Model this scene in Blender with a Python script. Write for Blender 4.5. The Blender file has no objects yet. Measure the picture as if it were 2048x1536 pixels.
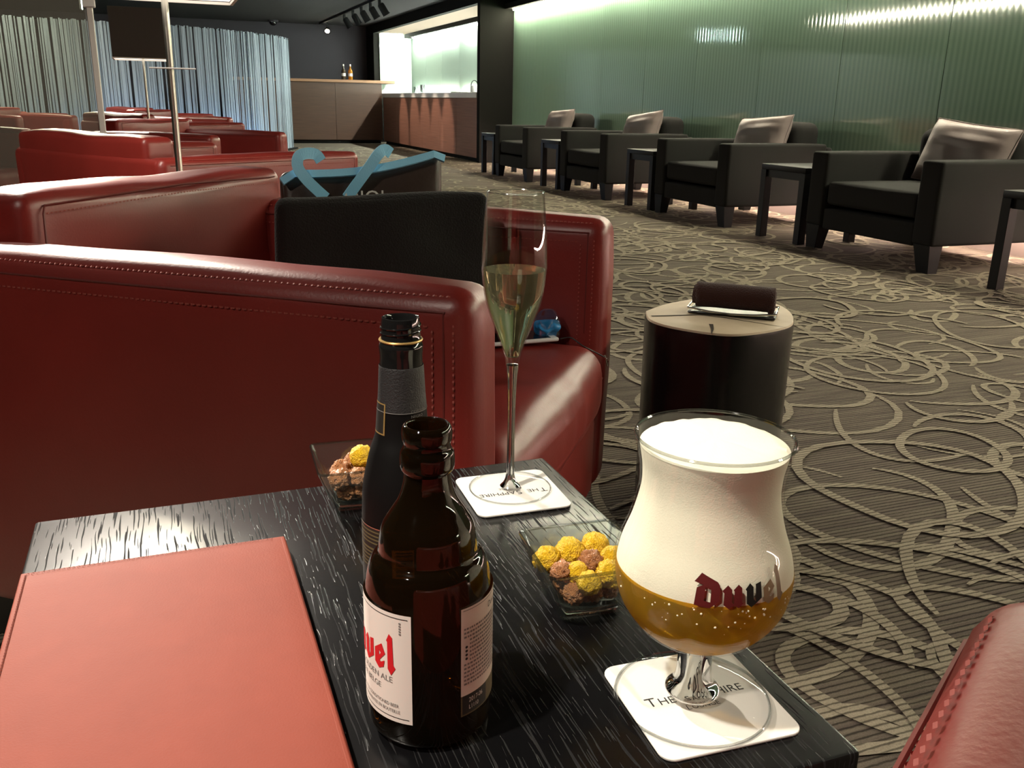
import bpy, bmesh, math, random
from mathutils import Vector, Matrix, noise
from mathutils.geometry import tessellate_polygon

random.seed(7)
scene = bpy.context.scene
col = scene.collection
R = math.radians

# ------------------------------------------------------------------ camera
CF, CP, CR, CY, CH = 1805.0, R(17.27), R(1.10), R(21.15), 0.85
fw = Vector((math.sin(CY) * math.cos(CP), math.cos(CY) * math.cos(CP), -math.sin(CP)))
rt0 = Vector((math.cos(CY), -math.sin(CY), 0))
up0 = rt0.cross(fw)
rt = rt0 * math.cos(CR) + up0 * math.sin(CR)
up = up0 * math.cos(CR) - rt0 * math.sin(CR)
CAM = Vector((0, 0, CH))
cd = bpy.data.cameras.new('camera')
cam = bpy.data.objects.new('camera', cd)
col.objects.link(cam)
cam.matrix_world = Matrix(((rt.x, up.x, -fw.x, 0), (rt.y, up.y, -fw.y, 0), (rt.z, up.z, -fw.z, CH), (0, 0, 0, 1)))
cd.sensor_fit = 'HORIZONTAL'
cd.sensor_width = 36.0
cd.lens = 36.0 * CF / 2048.0
cd.clip_start = 0.02
cd.clip_end = 100
scene.camera = cam


def ray(x, y):
    return fw + rt * ((x - 1024) / CF) - up * ((y - 768) / CF)


def atz(x, y, z):
    d = ray(x, y)
    return CAM + d * ((z - CH) / d.z)


def aty(x, y, Y):
    d = ray(x, y)
    return CAM + d * (Y / d.y)


# ------------------------------------------------------------------ world and view
w = bpy.data.worlds.new('world')
scene.world = w
w.use_nodes = True
w.node_tree.nodes['Background'].inputs[0].default_value = (1.0, 0.9, 0.75, 1)
w.node_tree.nodes['Background'].inputs[1].default_value = 0.01
scene.view_settings.view_transform = 'Standard'
scene.view_settings.look = 'None'
scene.view_settings.exposure = 0.0
scene.view_settings.gamma = 1.0
scene.view_settings.use_curve_mapping = False
scene.cycles.use_denoising = True
scene.cycles.max_bounces = 8
scene.cycles.diffuse_bounces = 3
scene.cycles.glossy_bounces = 4
scene.cycles.transparent_max_bounces = 20
scene.cycles.caustics_reflective = False
scene.cycles.sample_clamp_indirect = 4.0

CEIL = 2.37
# strengths of the lamps of the room (used by their builders below)
P_COVE, P_BASE, P_NICHE, P_BLUE = 230.0, 150.0, 420.0, 26.0
WARM = (1.0, 0.9, 0.77)
# ceiling downlights and added fill spots: x, y, aim x, aim y, watts, cone degrees
DOWN = [(-0.8, 0.25, 0.08, 0.56, 240, 25),
        (-0.8, 4.55, -0.5, 1.05, 2500, 25),
        (-0.6, 2.95, -0.3, 2.6, 130, 90),
        (-1.5, 2.2, -0.4, 3.9, 220, 66),  # added spot, brightens the back of the armchair behind the lamp
        (-0.7, 8.2, -0.2, 5.2, 700, 44),
        (-0.7, 12.4, -0.2, 9.0, 1000, 62),
        (-1.7, -0.5, -0.1, 1.1, 110, 62),  # added fill behind the camera for the armchair side and bottle fronts
        (2.3, 3.6, 2.2, 3.6, 10, 100),
        (2.3, 1.6, 2.3, 1.5, 60, 84),  # added spot that brightens the near carpet
        (2.3, 6.4, 2.2, 6.6, 14, 100),
        (2.3, 10.2, 2.2, 10.2, 20, 100),
        (2.5, 14.2, 2.6, 15.2, 80, 100),
        (-2.6, 12.0, -2.4, 14.6, 200, 90),
        (0.9, 12.6, 0.9, 15.4, 30, 80)]


# ------------------------------------------------------------------ materials
def new_mat(name):
    m = bpy.data.materials.new(name)
    m.use_nodes = True
    nt = m.node_tree
    b = nt.nodes.get('Principled BSDF')
    return m, nt, b


def pmat(name, color, rough=0.5, metal=0.0, spec=0.5, bump=None, coat=0.0, emit=None, estr=0.0, vary=None, sheen=0.0, trans=0.0, ior=1.45):
    m, nt, b = new_mat(name)
    b.inputs['Base Color'].default_value = (*color, 1)
    b.inputs['Roughness'].default_value = rough
    b.inputs['Metallic'].default_value = metal
    b.inputs['Specular IOR Level'].default_value = spec
    b.inputs['Coat Weight'].default_value = coat
    b.inputs['Coat Roughness'].default_value = 0.15
    b.inputs['Sheen Weight'].default_value = sheen
    b.inputs['Transmission Weight'].default_value = trans
    b.inputs['IOR'].default_value = ior
    if emit:
        b.inputs['Emission Color'].default_value = (*emit, 1)
        b.inputs['Emission Strength'].default_value = estr
    tc = nt.nodes.new('ShaderNodeTexCoord')
    if vary:
        sc, amt = vary
        n = nt.nodes.new('ShaderNodeTexNoise')
        n.inputs['Scale'].default_value = sc
        n.inputs['Detail'].default_value = 5
        nt.links.new(tc.outputs['Object'], n.inputs['Vector'])
        mx = nt.nodes.new('ShaderNodeMix')
        mx.data_type = 'RGBA'
        mx.inputs[6].default_value = (*[c * (1 - amt) for c in color], 1)
        mx.inputs[7].default_value = (*[min(1, c * (1 + amt)) for c in color], 1)
        nt.links.new(n.outputs['Fac'], mx.inputs[0])
        nt.links.new(mx.outputs[2], b.inputs['Base Color'])
    if bump:
        sc, st, dist = bump
        n = nt.nodes.new('ShaderNodeTexNoise')
        n.inputs['Scale'].default_value = sc
        n.inputs['Detail'].default_value = 3
        nt.links.new(tc.outputs['Object'], n.inputs['Vector'])
        bp = nt.nodes.new('ShaderNodeBump')
        bp.inputs['Strength'].default_value = st
        bp.inputs['Distance'].default_value = dist
        nt.links.new(n.outputs['Fac'], bp.inputs['Height'])
        nt.links.new(bp.outputs['Normal'], b.inputs['Normal'])
    return m


def emat(name, color, strength):
    m = bpy.data.materials.new(name)
    m.use_nodes = True
    nt = m.node_tree
    nt.nodes.clear()
    e = nt.nodes.new('ShaderNodeEmission')
    e.inputs[0].default_value = (*color, 1)
    e.inputs[1].default_value = strength
    o = nt.nodes.new('ShaderNodeOutputMaterial')
    nt.links.new(e.outputs[0], o.inputs[0])
    return m


def thin_glass(name, tint=(0.97, 0.98, 0.97), base=0.045, rough=0.02, body=None, bodyfac=0.0, edge=0.8):
    """sheet glass: see-through with a reflection that grows towards grazing view"""
    m = bpy.data.materials.new(name)
    m.use_nodes = True
    nt = m.node_tree
    nt.nodes.clear()
    o = nt.nodes.new('ShaderNodeOutputMaterial')
    t = nt.nodes.new('ShaderNodeBsdfTransparent')
    t.inputs[0].default_value = (*tint, 1)
    g = nt.nodes.new('ShaderNodeBsdfGlossy')
    g.inputs['Roughness'].default_value = rough
    g.inputs[0].default_value = (1, 1, 1, 1)
    lw = nt.nodes.new('ShaderNodeLayerWeight')
    lw.inputs[0].default_value = 0.5
    pw = nt.nodes.new('ShaderNodeMath')
    pw.operation = 'POWER'
    pw.inputs[1].default_value = 4.5
    nt.links.new(lw.outputs['Facing'], pw.inputs[0])
    ma = nt.nodes.new('ShaderNodeMath')
    ma.operation = 'MULTIPLY_ADD'
    ma.inputs[1].default_value = edge
    ma.inputs[2].default_value = base
    nt.links.new(pw.outputs[0], ma.inputs[0])
    under = t.outputs[0]
    if body:
        d = nt.nodes.new('ShaderNodeBsdfDiffuse')
        d.inputs[0].default_value = (*body, 1)
        tr = nt.nodes.new('ShaderNodeBsdfTranslucent')
        tr.inputs[0].default_value = (*body, 1)
        ad = nt.nodes.new('ShaderNodeMixShader')
        ad.inputs[0].default_value = 0.5
        nt.links.new(d.outputs[0], ad.inputs[1])
        nt.links.new(tr.outputs[0], ad.inputs[2])
        m2 = nt.nodes.new('ShaderNodeMixShader')
        m2.inputs[0].default_value = bodyfac
        nt.links.new(t.outputs[0], m2.inputs[1])
        nt.links.new(ad.outputs[0], m2.inputs[2])
        under = m2.outputs[0]
    mx = nt.nodes.new('ShaderNodeMixShader')
    nt.links.new(ma.outputs[0], mx.inputs[0])
    nt.links.new(under, mx.inputs[1])
    nt.links.new(g.outputs[0], mx.inputs[2])
    nt.links.new(mx.outputs[0], o.inputs[0])
    return m


def carpet_mat(name, c1, c2):
    """ribbed carpet: ribs run along X, pile colour changes from rib to rib"""
    m, nt, b = new_mat(name)
    b.inputs['Roughness'].default_value = 0.95
    b.inputs['Specular IOR Level'].default_value = 0.1
    g = nt.nodes.new('ShaderNodeNewGeometry')
    sep = nt.nodes.new('ShaderNodeSeparateXYZ')
    nt.links.new(g.outputs['Position'], sep.inputs[0])
    wob = nt.nodes.new('ShaderNodeTexNoise')
    wob.inputs['Scale'].default_value = 90
    nt.links.new(g.outputs['Position'], wob.inputs['Vector'])
    ad = nt.nodes.new('ShaderNodeMath')
    ad.operation = 'MULTIPLY_ADD'
    ad.inputs[1].default_value = 0.0035
    nt.links.new(wob.outputs['Fac'], ad.inputs[0])
    nt.links.new(sep.outputs['Y'], ad.inputs[2])
    fr = nt.nodes.new('ShaderNodeMath')
    fr.operation = 'MULTIPLY'
    fr.inputs[1].default_value = 2 * math.pi / 0.0125
    nt.links.new(ad.outputs[0], fr.inputs[0])
    sn = nt.nodes.new('ShaderNodeMath')
    sn.operation = 'SINE'
    nt.links.new(fr.outputs[0], sn.inputs[0])
    # long streaks along the ribs
    mp = nt.nodes.new('ShaderNodeMapping')
    mp.inputs['Scale'].default_value = (3.5, 70, 1)
    nt.links.new(g.outputs['Position'], mp.inputs[0])
    st = nt.nodes.new('ShaderNodeTexNoise')
    st.inputs['Scale'].default_value = 1.0
    st.inputs['Detail'].default_value = 2
    nt.links.new(mp.outputs[0], st.inputs['Vector'])
    rp = nt.nodes.new('ShaderNodeValToRGB')
    rp.color_ramp.elements[0].position = 0.38
    rp.color_ramp.elements[0].color = (*c1, 1)
    rp.color_ramp.elements[1].position = 0.62
    rp.color_ramp.elements[1].color = (*c2, 1)
    nt.links.new(st.outputs['Fac'], rp.inputs[0])
    gr = nt.nodes.new('ShaderNodeMapRange')
    gr.inputs[1].default_value = -1.0
    gr.inputs[2].default_value = -0.35
    gr.inputs[3].default_value = 0.3
    gr.inputs[4].default_value = 1.0
    nt.links.new(sn.outputs[0], gr.inputs[0])
    fl = nt.nodes.new('ShaderNodeTexNoise')
    fl.inputs['Scale'].default_value = 420
    nt.links.new(g.outputs['Position'], fl.inputs['Vector'])
    fm = nt.nodes.new('ShaderNodeMapRange')
    fm.inputs[3].default_value = 0.65
    fm.inputs[4].default_value = 1.35
    nt.links.new(fl.outputs['Fac'], fm.inputs[0])
    mu = nt.nodes.new('ShaderNodeMath')
    mu.operation = 'MULTIPLY'
    nt.links.new(gr.outputs[0], mu.inputs[0])
    nt.links.new(fm.outputs[0], mu.inputs[1])
    vm = nt.nodes.new('ShaderNodeVectorMath')
    vm.operation = 'SCALE'
    nt.links.new(rp.outputs[0], vm.inputs[0])
    nt.links.new(mu.outputs[0], vm.inputs['Scale'])
    nt.links.new(vm.outputs[0], b.inputs['Base Color'])
    bp = nt.nodes.new('ShaderNodeBump')
    bp.inputs['Strength'].default_value = 0.7
    bp.inputs['Distance'].default_value = 0.003
    nt.links.new(mu.outputs[0], bp.inputs['Height'])
    nt.links.new(bp.outputs[0], b.inputs['Normal'])
    return m


def wood_black():
    """black stained oak: glossy black between open, dull grey pores along Y"""
    m, nt, b = new_mat('black_oak')
    tc = nt.nodes.new('ShaderNodeTexCoord')
    wv = nt.nodes.new('ShaderNodeTexNoise')
    wv.inputs['Scale'].default_value = 14
    nt.links.new(tc.outputs['Object'], wv.inputs['Vector'])
    vs = nt.nodes.new('ShaderNodeVectorMath')
    vs.operation = 'MULTIPLY_ADD'
    vs.inputs[1].default_value = (0.006, 0.0, 0.0)
    nt.links.new(wv.outputs['Color'], vs.inputs[0])
    nt.links.new(tc.outputs['Object'], vs.inputs[2])
    mp = nt.nodes.new('ShaderNodeMapping')
    mp.inputs['Scale'].default_value = (760, 24, 60)
    nt.links.new(vs.outputs[0], mp.inputs[0])
    n = nt.nodes.new('ShaderNodeTexNoise')
    n.inputs['Scale'].default_value = 1.0
    n.inputs['Detail'].default_value = 0.6
    n.inputs['Roughness'].default_value = 0.5
    nt.links.new(mp.outputs[0], n.inputs['Vector'])
    rp = nt.nodes.new('ShaderNodeValToRGB')
    rp.color_ramp.elements[0].position = 0.62
    rp.color_ramp.elements[1].position = 0.65
    nt.links.new(n.outputs['Fac'], rp.inputs[0])
    mx = nt.nodes.new('ShaderNodeMix')
    mx.data_type = 'RGBA'
    mx.inputs[6].default_value = (0.003, 0.003, 0.0035, 1)
    mx.inputs[7].default_value = (0.018, 0.018, 0.019, 1)
    nt.links.new(rp.outputs[0], mx.inputs[0])
    nt.links.new(mx.outputs[2], b.inputs['Base Color'])
    rr = nt.nodes.new('ShaderNodeMapRange')
    rr.inputs[3].default_value = 0.24
    rr.inputs[4].default_value = 0.9
    nt.links.new(rp.outputs[0], rr.inputs[0])
    nt.links.new(rr.outputs[0], b.inputs['Roughness'])
    sp = nt.nodes.new('ShaderNodeMapRange')
    sp.inputs[3].default_value = 0.45
    sp.inputs[4].default_value = 0.05
    nt.links.new(rp.outputs[0], sp.inputs[0])
    nt.links.new(sp.outputs[0], b.inputs['Specular IOR Level'])
    bp = nt.nodes.new('ShaderNodeBump')
    bp.invert = True
    bp.inputs['Strength'].default_value = 0.5
    bp.inputs['Distance'].default_value = 0.0006
    nt.links.new(rp.outputs[0], bp.inputs['Height'])
    nt.links.new(bp.outputs[0], b.inputs['Normal'])
    return m


def ribbed_glass():
    m, nt, b = new_mat('green_ribbed_glass')
    b.inputs['Base Color'].default_value = (0.22, 0.36, 0.27, 1)
    b.inputs['Roughness'].default_value = 0.06
    b.inputs['Specular IOR Level'].default_value = 0.6
    b.inputs['IOR'].default_value = 1.9
    g = nt.nodes.new('ShaderNodeNewGeometry')
    wv = nt.nodes.new('ShaderNodeTexWave')
    wv.wave_type = 'BANDS'
    wv.bands_direction = 'Y'
    wv.inputs['Scale'].default_value = 6.5
    wv.inputs['Distortion'].default_value = 0.0
    nt.links.new(g.outputs['Position'], wv.inputs['Vector'])
    bp = nt.nodes.new('ShaderNodeBump')
    bp.inputs['Strength'].default_value = 0.07
    bp.inputs['Distance'].default_value = 0.004
    nt.links.new(wv.outputs['Fac'], bp.inputs['Height'])
    nt.links.new(bp.outputs[0], b.inputs['Normal'])
    rp = nt.nodes.new('ShaderNodeMix')
    rp.data_type = 'RGBA'
    rp.inputs[6].default_value = (0.27, 0.44, 0.335, 1)
    rp.inputs[7].default_value = (0.35, 0.55, 0.415, 1)
    nt.links.new(wv.outputs['Fac'], rp.inputs[0])
    nt.links.new(rp.outputs[2], b.inputs['Base Color'])
    return m


def grain_wood(name, c1, c2, sx, sy, sz, rough=0.4):
    m, nt, b = new_mat(name)
    tc = nt.nodes.new('ShaderNodeTexCoord')
    mp = nt.nodes.new('ShaderNodeMapping')
    mp.inputs['Scale'].default_value = (sx, sy, sz)
    nt.links.new(tc.outputs['Object'], mp.inputs[0])
    n = nt.nodes.new('ShaderNodeTexNoise')
    n.inputs['Scale'].default_value = 1
    n.inputs['Detail'].default_value = 6
    nt.links.new(mp.outputs[0], n.inputs['Vector'])
    rp = nt.nodes.new('ShaderNodeValToRGB')
    rp.color_ramp.elements[0].position = 0.3
    rp.color_ramp.elements[0].color = (*c1, 1)
    rp.color_ramp.elements[1].position = 0.7
    rp.color_ramp.elements[1].color = (*c2, 1)
    nt.links.new(n.outputs['Fac'], rp.inputs[0])
    nt.links.new(rp.outputs[0], b.inputs['Base Color'])
    b.inputs['Roughness'].default_value = rough
    return m


M = dict(
    carpet=carpet_mat('carpet_brown', (0.1, 0.08, 0.067), (0.155, 0.13, 0.098)),
    loops=carpet_mat('carpet_loops', (0.26, 0.225, 0.165), (0.325, 0.285, 0.21)),
    ceiling=pmat('ceiling_dark', (0.013, 0.011, 0.013), 0.9),
    dark=pmat('dark_paint', (0.007, 0.0068, 0.006), 0.8, spec=0.12),
    grey=pmat('grey_wall', (0.042, 0.038, 0.047), 0.85),
    soffit=pmat('beige_soffit', (0.36, 0.28, 0.22), 0.8),
    white=pmat('white_counter', (0.8, 0.8, 0.78), 0.35),
    glasswall=ribbed_glass(),
    plinth=pmat('plinth', (0.35, 0.29, 0.26), 0.8),
    barwood=grain_wood('bar_wood', (0.05, 0.022, 0.012), (0.075, 0.034, 0.019), 3, 3, 60),
    redwood=grain_wood('red_wood', (0.17, 0.078, 0.055), (0.26, 0.125, 0.09), 3, 1.5, 60),
    topwood=grain_wood('counter_wood', (0.25, 0.13, 0.07), (0.36, 0.2, 0.11), 4, 40, 40, 0.3),
    leather=pmat('red_leather', (0.215, 0.021, 0.016), 0.38, spec=0.75, bump=(260, 0.12, 0.002), vary=(6, 0.22)),
    stitch=pmat('red_thread', (0.3, 0.06, 0.045), 0.7),
    seam=pmat('seam_leather', (0.13, 0.016, 0.013), 0.5),
    greyfab=pmat('charcoal_fabric', (0.0165, 0.016, 0.0152), 0.9, spec=0.2, bump=(600, 0.3, 0.002)),
    pillow=pmat('taupe_fabric', (0.26, 0.215, 0.205), 0.45, bump=(500, 0.1, 0.001)),
    blackwood=pmat('black_lacquer', (0.006, 0.006, 0.0065), 0.5, spec=0.25),
    oak=wood_black(),
    chrome=pmat('brushed_metal', (0.68, 0.66, 0.58), 0.35, metal=1.0),
    postmetal=pmat('satin_aluminium', (0.6, 0.58, 0.54), 0.5, metal=0.4),
    silver=pmat('silver', (0.75, 0.73, 0.68), 0.18, metal=1.0),
    shade=pmat('shade_fabric', (0.055, 0.042, 0.038), 0.9, bump=(700, 0.3, 0.002)),
    shadein=pmat('shade_lining', (0.8, 0.76, 0.7), 0.8),
    diffuser=emat('lamp_diffuser', (1.0, 0.9, 0.78), 2.6),
    cove=emat('cove_light', (1.0, 0.9, 0.68), P_COVE),
    base=emat('base_light', (1.0, 0.74, 0.62), P_BASE),
    niche=emat('niche_light', (0.93, 1.0, 0.88), P_NICHE),
    blue=emat('blue_uplight', (0.3, 0.55, 1.0), P_BLUE),
    nicheend=emat('end_light', (0.93, 1.0, 0.88), 110.0),
    linear=emat('linear_light', (1.0, 0.93, 0.7), 90.0),
    nichelow=emat('counter_light', (0.93, 1.0, 0.88), 200.0),
    nicheglass=pmat('pale_niche_glass', (0.5, 0.63, 0.53), 0.08, spec=0.7, ior=1.7),
    lens=emat('lamp_lens', (1.0, 0.86, 0.66), 18.0),
    strand=pmat('white_strands', (0.28, 0.35, 0.41), 0.7),
    exit=emat('exit_sign_face', (0.75, 1.0, 0.95), 45.0),
    exitgreen=emat('exit_sign_green', (0.02, 0.5, 0.3), 2.0),
    paper=pmat('white_card', (0.82, 0.8, 0.74), 0.8, bump=(300, 0.05, 0.001)),
    ink=pmat('black_ink', (0.015, 0.013, 0.012), 0.7),
    greyink=pmat('grey_ink', (0.2, 0.19, 0.18), 0.8),
    glass=thin_glass('clear_glass', (0.985, 0.99, 0.985), 0.045, edge=0.2),
    fluteglass=thin_glass('flute_glass', (0.985, 0.99, 0.985), 0.055, edge=0.7),
    footglass=thin_glass('foot_glass', (0.998, 0.998, 0.998), 0.015, edge=0.25),
    glassthick=thin_glass('bowl_glass', (0.92, 0.95, 0.93), 0.05, 0.03, (0.55, 0.62, 0.58), 0.015),
    sheet=thin_glass('sheet_glass', (0.8, 0.8, 0.74), 0.06, 0.02, (0.5, 0.47, 0.42), 0.05),  # pale body colour stands in for reflected haze on the pane
    solidglass=pmat('solid_glass', (0.98, 0.99, 0.98), 0.0, trans=1.0, ior=1.5),
    wine=pmat('sparkling_wine', (0.95, 0.9, 0.55), 0.0, trans=0.95, ior=1.34),
    beer=thin_glass('golden_beer', (0.76, 0.54, 0.1), 0.0, 0.1, (0.66, 0.43, 0.06), 0.38, edge=0.05),
    foam=pmat('beer_foam', (0.96, 0.92, 0.74), 0.9, spec=0.1, bump=(1100, 0.16, 0.0012)),
    duvelglass=thin_glass('brown_bottle_glass', (0.3, 0.14, 0.02), 0.045, 0.05, (0.014, 0.009, 0.004), 0.45),
    blackglass=pmat('black_bottle_glass', (0.008, 0.008, 0.008), 0.08, spec=0.6),
    matteblack=pmat('matte_black_bottle', (0.005, 0.0047, 0.0047), 0.5, spec=0.12),
    foil=pmat('charcoal_foil', (0.018, 0.018, 0.019), 0.55, bump=(900, 0.6, 0.001)),
    gold=pmat('gold_band', (0.55, 0.36, 0.13), 0.35, metal=0.6),
    labelblack=pmat('black_label', (0.014, 0.013, 0.011), 0.55),
    labeltan=pmat('dim_gold_print', (0.11, 0.09, 0.04), 0.6),
    label=pmat('cream_label', (0.76, 0.7, 0.64), 0.65),
    red=pmat('red_print', (0.6, 0.012, 0.02), 0.5),
    maroon=pmat('maroon_print', (0.09, 0.012, 0.012), 0.35),
    blackprint=pmat('black_print', (0.01, 0.012, 0.01), 0.35),
    umber=pmat('umber_print', (0.16, 0.1, 0.05), 0.4),
    menu=pmat('orange_leatherette', (0.195, 0.037, 0.02), 0.7, spec=0.18, bump=(700, 0.2, 0.001), vary=(40, 0.1)),
    menustitch=pmat('menu_thread', (0.17, 0.034, 0.02), 0.7),
    fleece=pmat('black_fleece', (0.015, 0.0145, 0.0135), 1.0, spec=0.1, bump=(300, 0.6, 0.003), sheen=0.12),
    bag=pmat('brown_nylon', (0.04, 0.024, 0.018), 0.4, bump=(60, 0.2, 0.004)),
    skyblue=pmat('sky_blue_trim', (0.3, 0.7, 0.95), 0.75, bump=(500, 0.3, 0.001)),
    blueplastic=pmat('bright_blue', (0.03, 0.27, 0.62), 0.4),
    bark=pmat('black_bark', (0.006, 0.006, 0.006), 0.22, bump=(9, 0.3, 0.01)),
    log=grain_wood('pale_log', (0.56, 0.45, 0.29), (0.78, 0.67, 0.48), 7, 7, 7, 0.55),
    crack=pmat('crack', (0.03, 0.02, 0.012), 0.9),
    towel=pmat('brown_towel', (0.05, 0.023, 0.018), 1.0, spec=0.1, bump=(420, 0.8, 0.004), sheen=0.2),
    tray=pmat('black_tray', (0.01, 0.01, 0.01), 0.3),
    phonewhite=pmat('white_phone', (0.75, 0.75, 0.74), 0.3),
    screen=pmat('dark_screen', (0.01, 0.01, 0.012), 0.08),
    cable=pmat('black_cable', (0.01, 0.01, 0.01), 0.5),
    clearplastic=thin_glass('clear_plastic', (0.8, 0.82, 0.82), 0.16, 0.06),
    cheese=pmat('cheese_corn', (0.98, 0.52, 0.02), 0.5, bump=(7, 0.5, 0.25), vary=(4, 0.3)),
    caramel=pmat('caramel_corn', (0.46, 0.2, 0.085), 0.3, bump=(7, 0.5, 0.25), vary=(4, 0.4)),
    whisky=thin_glass('amber_bottle', (0.8, 0.42, 0.06), 0.05, 0.05, (0.8, 0.4, 0.05), 0.5),
    brownbottle=pmat('dark_spirit', (0.04, 0.025, 0.015), 0.1),
)


# ------------------------------------------------------------------ mesh helpers
def obj(name, bm, mat, parent=None, smooth=True, loc=None):
    me = bpy.data.meshes.new(name)
    bm.normal_update()
    bm.to_mesh(me)
    bm.free()
    me.materials.append(mat)
    if smooth:
        for p in me.polygons:
            p.use_smooth = True
        try:
            me.set_sharp_from_angle(angle=R(38))
        except Exception:
            pass
    o = bpy.data.objects.new(name, me)
    col.objects.link(o)
    if parent:
        o.parent = parent
    if loc:
        o.location = loc
    return o


def tag(o, label, cat, group=None):
    o['label'] = label
    o['category'] = cat
    if group:
        o['group'] = group
    return o


def thing(name, label, cat, loc=(0, 0, 0), rz=0.0, group=None):
    o = bpy.data.objects.new(name, None)
    o.empty_display_size = 0.1
    col.objects.link(o)
    o.location = loc
    o.rotation_euler = (0, 0, rz)
    return tag(o, label, cat, group)


def struct(o):
    o['kind'] = 'structure'
    return o


def dup(root, loc, rz, label, group=None):
    r = root.copy()
    col.objects.link(r)
    r.location = loc
    r.rotation_euler = (0, 0, rz)
    r['label'] = label
    if group:
        r['group'] = group
    for ch in list(root.children):
        if ch.type == 'LIGHT':
            continue
        c = ch.copy()
        col.objects.link(c)
        c.parent = r
        for g in list(ch.children):
            d = g.copy()
            col.objects.link(d)
            d.parent = c
    return r


def box(bm, x0, x1, y0, y1, z0, z1):
    v = [bm.verts.new(p) for p in ((x0, y0, z0), (x1, y0, z0), (x1, y1, z0), (x0, y1, z0), (x0, y0, z1), (x1, y0, z1), (x1, y1, z1), (x0, y1, z1))]
    for f in ((0, 3, 2, 1), (4, 5, 6, 7), (0, 1, 5, 4), (1, 2, 6, 5), (2, 3, 7, 6), (3, 0, 4, 7)):
        bm.faces.new([v[i] for i in f])
    return v


def bbox_bm(x0, x1, y0, y1, z0, z1, bev=0.0, seg=2):
    bm = bmesh.new()
    box(bm, x0, x1, y0, y1, z0, z1)
    if bev:
        bmesh.ops.bevel(bm, geom=list(bm.edges), offset=bev, segments=seg, affect='EDGES', profile=0.5)
    return bm


def softbox(x0, x1, y0, y1, z0, z1, r, n=12, crown=(0, 0, 0), fn=None):
    """rounded box on a dense grid; crown bulges each pair of faces; fn moves every point"""
    bm = bmesh.new()
    c = Vector(((x0 + x1) / 2, (y0 + y1) / 2, (z0 + z1) / 2))
    h = Vector(((x1 - x0) / 2, (y1 - y0) / 2, (z1 - z0) / 2))
    rr = min(r, min(h) * 0.98)

    def ticks(hh):
        t = []
        k = 4
        for i in range(k):
            t.append(-hh + rr * (1 - math.cos(math.pi / 2 * i / k)))
        inner = hh - rr
        for i in range(n + 1):
            t.append(-inner + 2 * inner * i / n)
        for i in range(k - 1, -1, -1):
            t.append(hh - rr * (1 - math.cos(math.pi / 2 * i / k)))
        return t
    cache = {}

    def vert(p):
        key = tuple(round(a, 6) for a in p)
        if key in cache:
            return cache[key]
        p = Vector(p)
        q = Vector([max(-(h[i] - rr), min(h[i] - rr, p[i])) for i in range(3)])
        d = p - q
        pos = q + d.normalized() * rr if d.length > 1e-9 else p
        u = [p[i] / h[i] for i in range(3)]
        for a in range(3):
            if crown[a]:
                b_, c_ = (a + 1) % 3, (a + 2) % 3
                pos[a] += crown[a] * u[a] * (1 - u[b_] ** 2) * (1 - u[c_] ** 2)
        pos = pos + c
        if fn:
            pos = fn(pos, u)
        cache[key] = bm.verts.new(pos)
        return cache[key]
    for a in range(3):
        b_, c_ = (a + 1) % 3, (a + 2) % 3
        tb, tcx = ticks(h[b_]), ticks(h[c_])
        for s in (-1, 1):
            for i in range(len(tb) - 1):
                for j in range(len(tcx) - 1):
                    quad = []
                    for (ii, jj) in ((i, j), (i + 1, j), (i + 1, j + 1), (i, j + 1)):
                        p = [0, 0, 0]
                        p[a] = s * h[a]
                        p[b_] = tb[ii]
                        p[c_] = tcx[jj]
                        quad.append(vert(p))
                    if s < 0:
                        quad.reverse()
                    qs = []
                    for v in quad:
                        if v not in qs:
                            qs.append(v)
                    if len(qs) > 2:
                        try:
                            bm.faces.new(qs)
                        except ValueError:
                            pass
    return bm


def lathe(prof, n=48, closed=False, bm=None):
    bm = bm or bmesh.new()
    rings = []
    for (r, z) in prof:
        if r < 1e-6:
            rings.append([bm.verts.new((0, 0, z))])
        else:
            rings.append([bm.verts.new((r * math.cos(2 * math.pi * i / n), r * math.sin(2 * math.pi * i / n), z)) for i in range(n)])
    pairs = list(zip(rings[:-1], rings[1:]))
    if closed:
        pairs.append((rings[-1], rings[0]))
    for a, b in pairs:
        for i in range(n):
            j = (i + 1) % n
            if len(a) == 1 and len(b) == 1:
                continue
            if len(a) == 1:
                bm.faces.new((a[0], b[j], b[i]))
            elif len(b) == 1:
                bm.faces.new((a[i], a[j], b[0]))
            else:
                bm.faces.new((a[i], a[j], b[j], b[i]))
    return bm


def smooth_prof(pts, k=6):
    """Catmull-Rom through (r,z) points"""
    out = []
    n = len(pts)
    for i in range(n - 1):
        p0, p1, p2, p3 = pts[max(0, i - 1)], pts[i], pts[i + 1], pts[min(n - 1, i + 2)]
        for j in range(k):
            t = j / k
            out.append(tuple(0.5 * (2 * p1[d] + (p2[d] - p0[d]) * t + (2 * p0[d] - 5 * p1[d] + 4 * p2[d] - p3[d]) * t * t + (3 * p1[d] - p0[d] - 3 * p2[d] + p3[d]) * t ** 3) for d in range(len(p1))))
    out.append(tuple(pts[-1]))
    return out


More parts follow.
